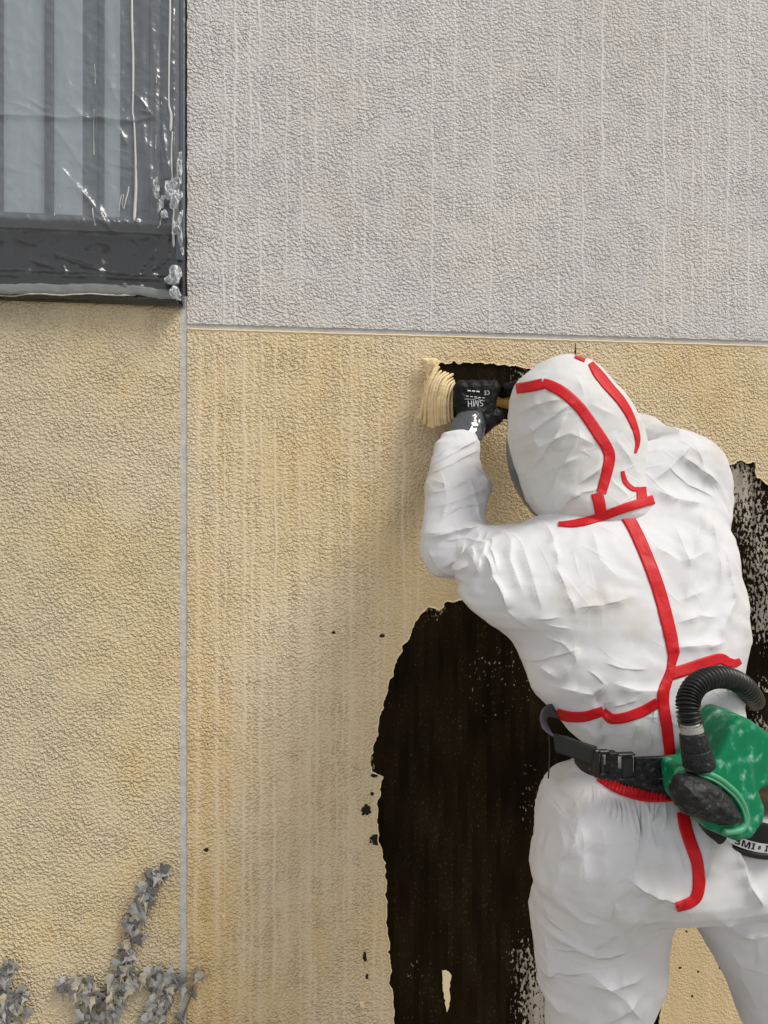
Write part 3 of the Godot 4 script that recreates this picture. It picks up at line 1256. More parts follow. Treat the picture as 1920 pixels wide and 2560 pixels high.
func build_film() -> void:
	var t := thing("plastic_sheet", "grey translucent plastic sheet taped over the window, streaked with white paint", "plastic sheet", Vector3(-0.7, W(200, 740).y, 0.03))
	var f := Field.new()
	f.noise = fnl(61, 11.0, 3, FastNoiseLite.TYPE_SIMPLEX_SMOOTH, FastNoiseLite.FRACTAL_RIDGED)
	f.noise2 = fnl(62, 14.0, 2)
	f.ms = 0.002
	var list := []
	var cr := [
		[-200, 290, 120, 296, 8, 9, 1], [100, 296, 250, 301, 8, 9, 1], [240, 300, 330, 308, 8, 9, 1], [330, 308, 385, 294, 4, 6, 1],
		[135, 310, 215, 440, 5, 16, 1], [150, 415, 275, 570, 7, 14, -1], [60, 300, 105, 400, 3, 14, 1], [285, 300, 318, 370, 4, 10, -1], [262, 180, 312, 300, 4, 12, 1],
		[30, 260, 110, 290, 4, 9, -1], [70, 250, 120, 280, 4, 7, 1], [180, 270, 205, 298, 5, 9, 1], [330, 230, 380, 290, 6, 10, 1], [350, 280, 385, 288, 5, 6, -1],
		[230, 540, 285, 580, 6, 7, 1], [250, 520, 270, 570, 5, 6, -1], [275, 545, 290, 565, 5, 5, 1], [292, 545, 300, 568, 5, 5, -1], [310, 548, 322, 570, 5, 5, 1], [335, 545, 350, 570, 5, 5, -1], [180, 540, 200, 570, 4, 6, 1], [205, 545, 215, 575, 4, 5, -1],
		[120, 625, 280, 690, 8, 9, -1], [60, 645, 150, 672, 4, 9, 1], [150, 655, 165, 690, 6, 6, 1], [195, 670, 210, 695, 4, 6, -1], [340, 690, 385, 625, 6, 8, 1], [355, 690, 420, 640, 6, 7, -1], [320, 690, 360, 640, 4, 8, 1],
		[-200, 692, 100, 690, 3, 5, 1], [100, 690, 250, 694, 3, 5, 1], [250, 694, 420, 700, 4, 5, 1], [270, 712, 400, 725, 4, 5, -1], [300, 718, 380, 735, 3, 4, 1],
		[375, 20, 392, 300, 3, 5, 1], [372, 300, 380, 560, 3, 5, -1], [392, 120, 388, 480, 3, 4, 1], [355, 300, 365, 400, 5, 9, 1], [405, 310, 430, 480, 5, 6, -1], [395, 350, 415, 450, 4, 6, 1], [440, 280, 430, 500, 5, 6, -1], [448, 500, 455, 650, 5, 5, 1], [400, 520, 395, 580, 4, 6, -1],
		[265, 40, 275, 220, 2, 14, 1], [210, 180, 240, 290, 3, 12, -1], [270, 190, 312, 183, 2, 3, 1], [275, 230, 312, 225, 2, 3, 1], [268, 370, 320, 384, 2, 3, -1], [270, 410, 322, 424, 2, 3, 1], [300, 68, 320, 60, 2, 3, 1], [240, 55, 262, 66, 2, 3, 1]]
	for c in cr:
		var a := Q(c[0], c[1], 0.035)
		var b := Q(c[2], c[3], 0.035)
		list.append([a.x, a.y, b.x, b.y, c[4] * 0.0014, c[5] * 0.00105, c[6]])
	f.creases(list, -1.2, W(0, 770).y, W(470, 0).x, 3.0)
	var ys := PackedFloat32Array()
	var zs := PackedFloat32Array()
	for r in [[-60, 0.036], [538, 0.036], [552, 0.039], [578, 0.024], [640, 0.021], [672, 0.025], [692, 0.036], [715, 0.039], [742, 0.038], [750, 0.012]]:
		ys.append(Q(200, r[0], 0.036).y)
		zs.append(r[1])
	var xr := W(463, 400).x
	var vs := PackedVector3Array()
	var st := SurfaceTool.new()
	st.begin(Mesh.PRIMITIVE_TRIANGLES)
	var x0 := -1.22
	var step := 0.0033
	var nx := int((xr - x0) / step) + 1
	var y0: float = ys[ys.size() - 1]
	var y1 := 3.09
	var ny := int((y1 - y0) / step) + 1
	for j in ny + 1:
		for i in nx + 1:
			var x := lerpf(x0, xr, float(i) / nx)
			var y := lerpf(y0, y1, float(j) / ny)
			# the hem hangs a little lower at the corner
			var sag := 0.006 * smoothstep(xr - 0.25, xr, x) * smoothstep(y0 + 0.1, y0, y)
			vs.append(Vector3(x, y - sag, film_depth(x, y, f, ys, zs, xr)))
			st.add_vertex(vs[vs.size() - 1])
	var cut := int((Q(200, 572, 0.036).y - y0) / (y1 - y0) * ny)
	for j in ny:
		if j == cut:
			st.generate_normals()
			part("sheet_skirt", st.commit(), M.film_dark_reflection, t)  # lower sheet, its dark reflection painted as a darker tint
			st.clear()
			st.begin(Mesh.PRIMITIVE_TRIANGLES)
			for p in vs:
				st.add_vertex(p)
		for i in nx:
			var a := j * (nx + 1) + i
			for k in [a, a + nx + 1, a + 1, a + 1, a + nx + 1, a + nx + 2]:
				st.add_index(k)
	st.generate_normals()
	var sh := part("sheet", st.commit(), M.film, t)
	var on := func(u: float, vv: float, lift: float) -> Vector3:
		var p := Q(u, vv, 0.037)
		p.z = film_depth(p.x, p.y, f, ys, zs, xr) + lift
		return p
	# hem tape
	var hem := PackedVector3Array()
	for k in 90:
		var u := lerpf(-300, 452, k / 89.0)
		hem.append(on.call(u, 724 + 14 * smoothstep(250, 460, u) + 1.5 * sin(u * 0.05), 0.004))
	var hz := fnl(63, 30.0, 2)
	part("hem_tape", tube(hem, func(tt: float) -> Vector2: return Vector2(0.013 + 0.002 * hz.get_noise_1d(tt * 3.0), 0.0022), 10), M.tape, t)
	var hem2 := PackedVector3Array()
	for k in 90:
		var u := lerpf(-300, 340, k / 89.0)
		hem2.append(on.call(u, 738 + 9 * smoothstep(250, 460, u) + 1.5 * sin(u * 0.05), 0.006))
	part("hem_tape", tube(hem2, func(tt: float) -> Vector2: return Vector2(0.0018 + 0.0008 * hz.get_noise_1d(tt * 5.0), 0.0014), 8), mat(srgb(196, 190, 176), 0.3), t)
	# runs of white paint on the sheet
	var runs := [
		[[330, -20], [331, 60], [333, 140], [333, 210], [333, 240], [332, 280], [336, 310], [339, 400], [340, 470], [338, 520], [337, 556], 4.2],
		[[425, -20], [425, 60], [423, 150], [422, 230], [423, 265], [428, 290], [426, 330], 4.0],
		[[431, 330], [429, 400], [432, 450], [436, 500], [433, 560], [432, 615], 3.2],
		[[233, 522], [235, 545], [239, 565], 2.2], [[236, 160], [238, 180], [238, 212], 1.0], [[236, 275], [235, 330], [235, 390], 1.1],
		[[297, 528], [300, 508], [304, 488], [309, 490], [306, 508], [310, 522], [314, 505], [320, 480], [322, 466], 1.7],
		[[405, 530], [403, 548], [401, 562], 1.8], [[391, 340], [390, 375], 0.9], [[392, 195], [392, 210], 1.2], [[404, 255], [404, 262], 1.4], [[151, 510], [151, 518], 1.0], [[137, 532], [137, 540], 1.3], [[73, 262], [73, 269], 1.3], [[394, 570], [402, 562], 1.6], [[315, 552], [314, 556], 1.8]]
	for r in runs:
		var pts := []
		for q in r.slice(0, r.size() - 1):
			pts.append(on.call(q[0], q[1], 0.0012))
		var w: float = r[-1] * 0.00080
		part("paint_run", tube(curve_pts(pts, maxi(6, pts.size() * 8)), func(tt: float) -> Vector2:
			var k := (0.75 + 0.35 * smoothstep(0.6, 0.97, tt) + 0.12 * sin(tt * 9.0)) * w * sqrt(clampf((1.0 - tt) * 25.0, 0.0, 1.0))
			return Vector2(maxf(k, 0.0003), maxf(k * 0.7, 0.0003)), 8), M.run, sh)
	# crumpled bunches of plastic at the corner: torn, folded scraps one over another
	var nz := fnl(64, 55.0, 3, FastNoiseLite.TYPE_SIMPLEX_SMOOTH, FastNoiseLite.FRACTAL_RIDGED)
	var rng := RandomNumberGenerator.new()
	rng.seed = 640
	for b in [[432, 475, 20, 36], [440, 505, 14, 30], [424, 488, 14, 18], [450, 430, 7, 60], [438, 690, 18, 28], [428, 702, 20, 14], [440, 735, 16, 22], [392, 475, 9, 34], [404, 512, 8, 26], [452, 600, 6, 50], [446, 560, 7, 40], [412, 540, 10, 14]]:
		var c := Q(b[0], b[1], 0.046 + rng.randf() * 0.008)
		var s := SurfaceTool.new()
		s.begin(Mesh.PRIMITIVE_TRIANGLES)
		const N := 16
		var rad := []
		for i in 24:
			rad.append(rng.randf_range(0.55, 1.15))
		var even := []
		for i in 24:
			even.append((rad[i] + rad[(i + 1) % 24] + rad[(i + 2) % 24] + rad[(i + 23) % 24]) / 4.0)
		rad = even
		var turn := rng.randf_range(-0.5, 0.5)
		for j in N + 1:
			for i in 24:
				var a := TAU * i / 24.0
				var k: float = rad[i] * j / N
				var q := Vector2(cos(a) * b[2], sin(a) * b[3]).rotated(turn) * 0.00105 * k
				var z := 0.020 * nz.get_noise_2d(c.x + q.x, c.y + q.y) + 0.010 * (1.0 - k)
				s.add_vertex(c + Vector3(q.x, q.y, z))
		for j in N:
			for i in 24:
				var a := j * 24 + i
				var e := j * 24 + (i + 1) % 24
				for k in [a, e, a + 24, e, e + 24, a + 24]:
					s.add_index(k)
		s.generate_normals()
		part("crumpled_corner", s.commit(), M.film_bunch, t)

# ------------------------------------------------------------------ dead ivy
func leaf_mesh(v: int) -> ArrayMesh:
	var r := RandomNumberGenerator.new()
	r.seed = 900 + v
	var st := SurfaceTool.new()
	st.begin(Mesh.PRIMITIVE_TRIANGLES)
	# half outline of a lobed leaf, tip at +y, unit length
	var half := [Vector2(0.0, -0.36), Vector2(0.20, -0.48), Vector2(0.50, -0.26), Vector2(0.36, -0.06), Vector2(0.30 + 0.14 * r.randf(), 0.08), Vector2(0.18, 0.18), Vector2(0.09, 0.40), Vector2(0.0, 0.66)]
	var fold := r.randf_range(0.25, 0.8)
	var curl := r.randf_range(-0.5, 0.6)
	var lift := func(p: Vector2) -> Vector3:
		return Vector3(p.x * (0.9 - 0.2 * fold), p.y, -absf(p.x) * fold * 0.7 + curl * (p.y * p.y) * 0.5 + 0.12 * sin(p.y * 7.0 + v) * absf(p.x) * 2.0)
	for s in [-1, 1]:
		for i in half.size() - 1:
			var a: Vector2 = half[i] * Vector2(s, 1)
			var b: Vector2 = half[i + 1] * Vector2(s, 1)
			var c0 := Vector2(0, lerpf(-0.42, 0.58, float(i) / (half.size() - 1)))
			var c1 := Vector2(0, lerpf(-0.42, 0.58, float(i + 1) / (half.size() - 1)))
			var q := [lift.call(c0), lift.call(a), lift.call(b), lift.call(c1)]
			var order := [0, 1, 2, 0, 2, 3] if s < 0 else [0, 2, 1, 0, 3, 2]
			for k in order:
				st.set_smooth_group(0 if s < 0 else 1)
				st.add_vertex(q[k])
	st.generate_normals()
	return st.commit()

func build_ivy() -> void:
	var rng := RandomNumberGenerator.new()
	rng.seed = 4242
	var leaves := []
	for v in 6:
		leaves.append(leaf_mesh(v))
	var mats := [M.leaf_a, M.leaf_b, M.leaf_a, M.leaf_e, M.leaf_c, M.leaf_e, M.leaf_b, M.leaf_d]
	var vines := [
		["dead grey ivy vine climbing highest, left of the vertical joint", [[[285, 2700], [240, 2600], [300, 2480], [320, 2400], [335, 2330], [360, 2260], [385, 2210], [410, 2172]], [[300, 2480], [270, 2500], [225, 2480], [190, 2468], [172, 2460]], [[225, 2480], [215, 2530], [205, 2600]]], 190, 17],
		["dead grey ivy clump spreading over the foot of the vertical joint", [[[390, 2700], [385, 2560], [410, 2490], [425, 2435]], [[450, 2700], [455, 2560], [480, 2480], [488, 2420]], [[410, 2490], [385, 2450], [378, 2440]]], 140, 18],
		["dead grey ivy clump at the left edge below the sheeted window", [[[5, 2700], [15, 2560], [18, 2470], [10, 2405]], [[15, 2560], [45, 2500], [50, 2480]]], 100, 19]]
	for vn in vines:
		var t := thing("ivy_vine", vn[0], "ivy", Vector3(W(vn[1][0][0][0], 2500).x, 0.0, 0.02), "dead ivy on the wall")
		var curves := []
		for s in vn[1]:
			var pts := []
			for q in s:
				pts.append(Q(q[0], q[1], 0.010))
			var cp := curve_pts(pts, pts.size() * 6)
			curves.append(cp)
			part("stem", tube(cp, func(tt: float) -> Vector2: return Vector2.ONE * lerpf(0.0034, 0.0014, tt), 6), M.stem, t)
		for i in vn[2]:
			var cp: PackedVector3Array = curves[0] if rng.randf() < 0.62 else curves[rng.randi() % curves.size()]
			var tt := fmod(i * 0.618034, 1.0)
			var k := int(tt * (cp.size() - 1))
			var spread := 0.030 * (1.0 - 0.55 * tt) if cp == curves[0] else 0.024
			var p := cp[k] + Vector3(rng.randfn() * spread * 0.62, rng.randfn() * spread * 0.5, 0.003 + rng.randf() * 0.016)
			var size := rng.randf_range(0.024, 0.048)
			var o := part("leaf", leaves[rng.randi() % 6], mats[rng.randi() % 8], t)
			var b := Basis.from_euler(Vector3(rng.randf_range(-0.35, 0.5), rng.randf_range(-0.6, 0.6), PI + rng.randf_range(-0.9, 0.9)))
			o.transform = Transform3D(b.scaled(Vector3.ONE * size), p - t.position)
			if i % 3 == 0:
				part("leaf_stalk", tube(curve_pts([cp[k], (cp[k] + p) / 2 + Vector3(0, 0, 0.006), p], 4), rconst(0.0009), 4), M.stem, t)

# ------------------------------------------------------------------ the worker
# broad folds shape the cloth itself; fine ones become relief laid flat over it. Returns that relief.
func creased(f: Field, list: Array, lo: Vector2, hi: Vector2, sd: int) -> ImageTexture:
	var broad := []
	var fine := []
	for c in list:
		for s in range(0, c[0].size() - 1):
			var a := march(f, c[0][s][0], c[0][s][1], 1.2, true)
			var b := march(f, c[0][s + 1][0], c[0][s + 1][1], 1.2, true)
			if a.y < -50 or b.y < -50:
				continue
			if c[2] >= 8:
				broad.append([a.x, a.y, b.x, b.y, c[1] * 0.0013, c[2] * 0.0011, c[3]])
				fine.append([a.x, a.y, b.x, b.y, c[1] * 0.00022, 0.0030, c[3]])
			else:
				broad.append([a.x, a.y, b.x, b.y, c[1] * 0.0004, 0.0080, c[3]])
				fine.append([a.x, a.y, b.x, b.y, c[1] * 0.00050, c[2] * 0.0006 + 0.0008, c[3]])
	f.creases(broad, lo.x, lo.y, hi.x, hi.y)
	# stray crinkles of stiff cloth
	var rng := RandomNumberGenerator.new()
	rng.seed = sd
	for i in int((hi.x - lo.x) * (hi.y - lo.y) * 190.0):
		var p := Vector2(rng.randf_range(lo.x, hi.x), rng.randf_range(lo.y, hi.y))
		var a := rng.randfn() * 0.8 + (0.3 if rng.randf() < 0.55 else PI / 2)
		var k := rng.randf_range(0.0003, 0.0013)
		var w := rng.randf_range(0.0018, 0.0042)
		var sd2 := 1.0 if rng.randf() < 0.5 else -1.0
		for n in 1 + rng.randi() % 3:
			var e := Vector2(cos(a), sin(a)) * rng.randf_range(0.018, 0.07)
			fine.append([p.x, p.y, p.x + e.x, p.y + e.y, k, w, sd2])
			p += e
			a += rng.randf_range(-1.2, 1.2)
			k *= 0.85
	var px := 0.0013
	var w0 := int((hi.x - lo.x) / px)
	var h0 := int((hi.y - lo.y) / px)
	var m := f.raster(fine, lo.x, lo.y, w0, h0, px, 0.4)
	var c1 := crumple(sd + 1, 15.0)
	c1.fractal_octaves = 3
	c1.fractal_gain = 0.42
	var flat := PackedFloat32Array()
	flat.resize(w0 * h0)
	for j in h0:
		for i in w0:
			# rows run downwards in a picture
			flat[(h0 - 1 - j) * w0 + i] = 0.5 + (m[j * w0 + i] + 0.0013 * c1.get_noise_2d(i * px, j * px)) * 100.0
	f.uv0 = lo
	f.uvs = Vector2(w0, h0) * px
	return ImageTexture.create_from_image(Image.create_from_data(w0, h0, false, Image.FORMAT_RF, flat.to_byte_array()))

func build_person() -> void:
	var root := thing("person", "person seen from behind in white hooded coverall with red taped seams, leaning towards the wall", "person", Vector3(0.65, 0.0, 0.62))
	var q := Q
	var f := Field.new()
	f.k = 0.024
	f.parts.append(Loft.new([[1088, 1690, 1730, 0.44, 0.02], [1110, 1600, 1762, 0.45, 0.045], [1160, 1500, 1793, 0.455, 0.065], [1210, 1440, 1808, 0.462, 0.08], [1260, 1380, 1816, 0.47, 0.095], [1310, 1300, 1822, 0.48, 0.11], [1360, 1210, 1828, 0.495, 0.125], [1440, 1150, 1837, 0.515, 0.14], [1500, 1165, 1848, 0.53, 0.148], [1540, 1205, 1857, 0.54, 0.15], [1590, 1272, 1862, 0.55, 0.15], [1650, 1310, 1845, 0.565, 0.15], [1710, 1340, 1836, 0.58, 0.146], [1775, 1393, 1836, 0.595, 0.14], [1820, 1425, 1832, 0.605, 0.13], [1860, 1462, 1815, 0.615, 0.118], [1930, 1462, 1800, 0.62, 0.112]], q, 2.2))
	f.parts.append(Loft.new([[1895, 1462, 1790, 0.62, 0.112], [1925, 1436, 1810, 0.625, 0.122], [1945, 1415, 1840, 0.63, 0.135], [1980, 1380, 1900, 0.64, 0.15], [2040, 1366, 1960, 0.65, 0.165], [2133, 1351, 2000, 0.65, 0.17], [2180, 1348, 2008, 0.645, 0.165], [2215, 1420, 1960, 0.645, 0.14], [2236, 1590, 1830, 0.64, 0.09]], q, 2.3))
	f.parts.append(Loft.new([[2120, 1352, 1600, 0.64, 0.12], [2180, 1350, 1655, 0.64, 0.13], [2226, 1346, 1672, 0.64, 0.13], [2262, 1333, 1668, 0.63, 0.125], [2300, 1333, 1660, 0.62, 0.12], [2387, 1342, 1654, 0.61, 0.115], [2436, 1347, 1655, 0.605, 0.112], [2472, 1352, 1642, 0.60, 0.11], [2510, 1365, 1622, 0.60, 0.107], [2560, 1368, 1622, 0.60, 0.105], [2700, 1380, 1600, 0.60, 0.095], [2900, 1410, 1580, 0.60, 0.085], [3180, 1420, 1575, 0.60, 0.08]], q, 2.2))
	f.parts.append(Loft.new([[2120, 1760, 2010, 0.64, 0.12], [2200, 1720, 2030, 0.64, 0.13], [2274, 1732, 2040, 0.635, 0.125], [2327, 1754, 2045, 0.63, 0.12], [2383, 1790, 2050, 0.63, 0.115], [2436, 1826, 2055, 0.63, 0.11], [2480, 1841, 2060, 0.63, 0.107], [2528, 1861, 2065, 0.63, 0.103], [2560, 1877, 2070, 0.63, 0.10], [2700, 1930, 2095, 0.63, 0.09], [2900, 1960, 2110, 0.63, 0.085], [3180, 1970, 2120, 0.63, 0.08]], q, 2.2))
	# left sleeve
	f.parts.append(Loft.new([[1074, 1122, 1178, 0.162, 0.026], [1086, 1100, 1192, 0.17, 0.040], [1102, 1084, 1203, 0.18, 0.046], [1150, 1078, 1203, 0.21, 0.05], [1213, 1067, 1226, 0.25, 0.055], [1271, 1066, 1215, 0.29, 0.058], [1320, 1060, 1213, 0.325, 0.06], [1370, 1058, 1190, 0.35, 0.058], [1430, 1080, 1170, 0.37, 0.045]], q))
	f.parts.append(Cap.new(Q(1122, 1378, 0.36), Q(1400, 1398, 0.46), 0.056, 0.083))
	# right sleeve, reaching forward past the hood
	f.parts.append(Cap.new(Q(1722, 1178, 0.45), Q(1610, 1104, 0.24), 0.076, 0.062))
	f.parts.append(Cap.new(Q(1610, 1104, 0.24), Q(1400, 1020, 0.14), 0.062, 0.042))
	f.noise = crumple(71, 8.0)
	f.amp = 0.0018
	f.amp3 = 0.0042
	f.noise2 = fnl(72, 3.6, 2)
	f.amp2 = 0.011
	var body_creases := [
		[[[1510, 1985], [1512, 2030]], 7, 5, 1], [[[1537, 1995], [1541, 2060]], 8, 5, -1], [[[1561, 2005], [1572, 2075]], 8, 5, 1], [[[1587, 2010], [1602, 2090]], 8, 5, -1], [[[1613, 2010], [1612, 2070]], 8, 5, 1], [[[1640, 2010], [1628, 2060]], 8, 5, -1], [[[1668, 2010], [1662, 2080]], 7, 5, 1], [[[1490, 1965], [1486, 2005]], 7, 5, 1],
		[[[1455, 1955], [1430, 1990], [1418, 2030]], 8, 6, 1], [[[1400, 2040], [1385, 2110], [1380, 2180]], 7, 6, -1], [[[1440, 2040], [1450, 2120], [1446, 2200]], 5, 12, 1], [[[1500, 2060], [1510, 2140], [1505, 2210]], 6, 12, -1], [[[1630, 2070], [1640, 2130]], 6, 7, 1],
		[[[1090, 1140], [1130, 1118], [1170, 1112]], 7, 6, -1], [[[1085, 1180], [1130, 1160], [1190, 1128]], 8, 7, 1], [[[1080, 1230], [1120, 1225], [1175, 1196]], 7, 6, -1], [[[1110, 1290], [1150, 1268], [1200, 1262]], 7, 6, 1], [[[1070, 1380], [1090, 1420], [1120, 1440]], 6, 6, 1], [[[1120, 1350], [1160, 1345], [1185, 1350]], 6, 5, -1],
		[[[1220, 1325], [1215, 1370], [1235, 1420]], 8, 7, 1], [[[1250, 1330], [1270, 1400], [1300, 1470]], 7, 12, -1], [[[1300, 1360], [1330, 1450], [1350, 1520]], 5, 14, 1], [[[1480, 1330], [1500, 1400], [1540, 1440]], 5, 14, -1],
		[[[1690, 1330], [1720, 1420], [1715, 1500]], 5, 16, 1], [[[1770, 1290], [1790, 1380], [1795, 1460]], 6, 10, 1], [[[1700, 1560], [1750, 1540], [1790, 1545]], 5, 8, 1], [[[1740, 1120], [1760, 1170], [1765, 1230]], 6, 7, -1], [[[1670, 1170], [1720, 1210], [1780, 1240]], 7, 6, 1],
		[[[1345, 2420], [1400, 2440], [1470, 2435]], 6, 7, 1], [[[1480, 2440], [1560, 2500], [1600, 2550]], 6, 12, 1], [[[1580, 2280], [1570, 2330], [1590, 2380]], 6, 9, -1], [[[1640, 2300], [1600, 2310]], 7, 6, 1], [[[1400, 2250], [1440, 2290], [1500, 2310]], 5, 8, -1],
		[[[1192, 1380], [1225, 1440], [1263, 1527]], 13, 13, 1], [[[1199, 1318], [1182, 1390], [1175, 1440]], 8, 8, -1], [[[1064, 1335], [1120, 1328], [1195, 1314]], 10, 9, 1],
		[[[1370, 1305], [1385, 1360], [1394, 1411]], 6, 14, -1], [[[1390, 1419], [1415, 1480], [1438, 1535]], 6, 10, 1], [[[1263, 1527], [1290, 1550], [1318, 1566]], 4, 4, 1], [[[1366, 1562], [1426, 1574]], 4, 4, -1],
		[[[1446, 1520], [1510, 1512], [1565, 1497]], 9, 16, 1], [[[1338, 1550], [1400, 1545]], 4, 5, 1], [[[1360, 1590], [1412, 1612]], 4, 4, -1], [[[1306, 1644], [1380, 1640], [1438, 1626]], 7, 7, 1],
		[[[1334, 1660], [1390, 1698]], 7, 8, 1], [[[1390, 1694], [1425, 1660], [1446, 1626]], 8, 8, -1], [[[1474, 1680], [1509, 1710]], 7, 6, 1], [[[1509, 1710], [1482, 1738]], 8, 6, 1], [[[1380, 1712], [1440, 1728], [1486, 1738]], 6, 8, -1],
		[[[1489, 1740], [1512, 1765], [1530, 1793]], -9, 8, 1], [[[1517, 1660], [1560, 1672], [1613, 1676]], 5, 6, 1], [[[1533, 1710], [1600, 1726], [1653, 1728]], 6, 8, -1], [[[1530, 1770], [1570, 1760], [1590, 1752]], 4, 5, 1], [[[1400, 1600], [1430, 1640], [1445, 1600]], 4, 7, 1],
		[[[1505, 1805], [1514, 1840], [1521, 1877]], -7, 9, 1], [[[1640, 1765], [1632, 1820], [1628, 1869]], 6, 6, 1], [[[1600, 1790], [1580, 1850]], 5, 8, -1], [[[1450, 1810], [1490, 1860]], 6, 8, 1],
		[[[1650, 1230], [1700, 1248], [1748, 1258]], 10, 12, -1], [[[1708, 1146], [1750, 1175], [1793, 1208]], 9, 9, 1], [[[1640, 1200], [1690, 1150], [1720, 1120]], 9, 12, 1], [[[1752, 1262], [1745, 1320], [1725, 1388]], 7, 18, -1], [[[1803, 1371], [1820, 1440], [1835, 1500]], 6, 9, 1], [[[1803, 1590], [1815, 1550], [1833, 1500]], 5, 9, -1], [[[1640, 1370], [1700, 1402], [1760, 1380]], 6, 20, -1],
		[[[1760, 1478], [1700, 1500]], 4, 12, 1], [[[1690, 1620], [1760, 1612], [1808, 1610]], 8, 10, -1], [[[1660, 1060], [1690, 1090]], 7, 9, 1], [[[1730, 1080], [1700, 1130]], 7, 8, -1],
		[[[1087, 1158], [1140, 1130], [1191, 1100]], 8, 7, 1], [[[1178, 1165], [1205, 1185], [1226, 1208]], 9, 8, -1], [[[1093, 1266], [1150, 1250], [1213, 1222]], 8, 9, 1], [[[1076, 1342], [1140, 1325], [1203, 1306]], 8, 8, -1], [[[1174, 1196], [1190, 1250], [1203, 1300]], 6, 8, 1], [[[1085, 1200], [1120, 1215], [1160, 1205]], 6, 9, -1], [[[1100, 1180], [1115, 1250], [1100, 1300]], 5, 9, 1],
		[[[1100, 1420], [1140, 1400], [1160, 1350]], 8, 9, 1], [[[1150, 1490], [1165, 1440]], 7, 9, -1], [[[1240, 1330], [1300, 1345], [1350, 1335]], 4, 10, 1],
		[[[1468, 1951], [1440, 2032], [1379, 2125]], 9, 10, 1], [[[1440, 1945], [1400, 1985]], 8, 9, -1], [[[1525, 1990], [1529, 2052]], 9, 6, 1], [[[1549, 2004], [1556, 2076]], 9, 6, -1], [[[1573, 2008], [1593, 2076]], 9, 6, 1], [[[1601, 2008], [1594, 2100]], 8, 6, -1], [[[1654, 2008], [1630, 2052]], 8, 6, 1], [[[1625, 2008], [1622, 2045]], 7, 5, -1], [[[1500, 1975], [1495, 2030]], 8, 6, -1], [[[1480, 1960], [1476, 2010]], 7, 5, 1],
		[[[1593, 2076], [1573, 2185], [1529, 2250]], 9, 10, 1], [[[1565, 2192], [1610, 2222], [1655, 2240], [1700, 2250]], 14, 15, 1], [[[1666, 2050], [1640, 2075]], 6, 5, 1], [[[1660, 2120], [1650, 2180]], 6, 9, 1], [[[1695, 2120], [1710, 2200]], 6, 9, -1],
		[[[1359, 2286], [1407, 2331]], 6, 5, 1], [[[1350, 2235], [1362, 2285]], 8, 7, -1], [[[1363, 2322], [1444, 2371], [1492, 2395]], 9, 8, -1], [[[1492, 2398], [1530, 2396], [1565, 2386]], 10, 6, 1], [[[1488, 2371], [1520, 2352], [1541, 2335]], 7, 7, -1], [[[1390, 2380], [1450, 2374]], 5, 4, 1], [[[1361, 2330], [1368, 2400], [1370, 2480]], 7, 6, 1], [[[1553, 2415], [1557, 2468]], 5, 6, -1], [[[1472, 2462], [1540, 2470], [1605, 2448]], 8, 14, 1], [[[1530, 2250], [1526, 2290]], 7, 7, 1], [[[1440, 2140], [1420, 2220]], 5, 16, 1], [[[1365, 2490], [1400, 2540]], 6, 8, 1], [[[1600, 2500], [1520, 2560]], 7, 14, -1],
		[[[1840, 2115], [1862, 2170], [1872, 2213]], 10, 9, -1], [[[1872, 2213], [1904, 2266]], 10, 9, 1], [[[1795, 2302], [1840, 2330], [1880, 2347]], 9, 14, 1], [[[1775, 2092], [1770, 2150], [1763, 2193]], 9, 8, 1], [[[1880, 2347], [1918, 2340]], 7, 7, -1], [[[1830, 2380], [1850, 2440], [1890, 2520]], 6, 12, 1], [[[1890, 2350], [1892, 2420]], 5, 6, 1]]
	relief(M.suit, creased(f, body_creases, Vector2(0.15, 0.3), Vector2(1.15, 1.80), 505), 1.0)
	part("coverall", net(f, Vector3(0.13, 0.05, 0.06), Vector3(1.14, 1.78, 0.88), 0.0052), M.suit, root)
	# hood
	var hf := Field.new()
	hf.k = 0.02
	hf.parts.append(Loft.new([[889, 1410, 1426, 0.385, 0.012], [896, 1380, 1452, 0.388, 0.035], [907, 1353, 1480, 0.39, 0.06], [936, 1318, 1508, 0.395, 0.09], [962, 1293, 1526, 0.40, 0.105], [1011, 1281, 1565, 0.405, 0.125], [1080, 1278, 1596, 0.41, 0.135], [1150, 1290, 1605, 0.42, 0.135], [1219, 1313, 1612, 0.43, 0.135], [1262, 1335, 1630, 0.445, 0.135], [1296, 1365, 1610, 0.455, 0.125], [1312, 1400, 1540, 0.46, 0.11]], q, 2.15))
	hf.noise = crumple(73, 10.0)
	hf.amp = 0.0020
	hf.amp3 = 0.0030
	hf.noise2 = fnl(74, 5.0, 2)
	hf.amp2 = 0.005
	relief(M.hood, creased(hf, [[[[1307, 1092], [1370, 1050], [1423, 1011]], 7, 8, 1], [[[1330, 1167], [1380, 1100], [1411, 1040]], 8, 9, 1], [[[1354, 1248], [1400, 1170], [1446, 1086]], 8, 9, -1], [[[1394, 1277], [1450, 1210], [1510, 1161]], 9, 9, 1], [[[1359, 1190], [1400, 1165], [1440, 1144]], 6, 6, -1], [[[1300, 1030], [1350, 1010], [1400, 1000]], 5, 8, 1], [[[1425, 1250], [1450, 1235], [1495, 1222]], 6, 7, 1], [[[1460, 985], [1440, 940]], 4, 6, 1], [[[1480, 1010], [1540, 1040]], 3, 8, -1], [[[1540, 1100], [1580, 1160]], 4, 9, 1], [[[1530, 1200], [1570, 1240]], 5, 7, -1], [[[1340, 1120], [1420, 1085], [1480, 1110]], 5, 8, 1], [[[1380, 1240], [1365, 1290]], 5, 6, 1], [[[1320, 1060], [1345, 1140]], 4, 8, -1]], Vector2(0.3, 1.4), Vector2(0.85, 1.92), 606), 1.0)
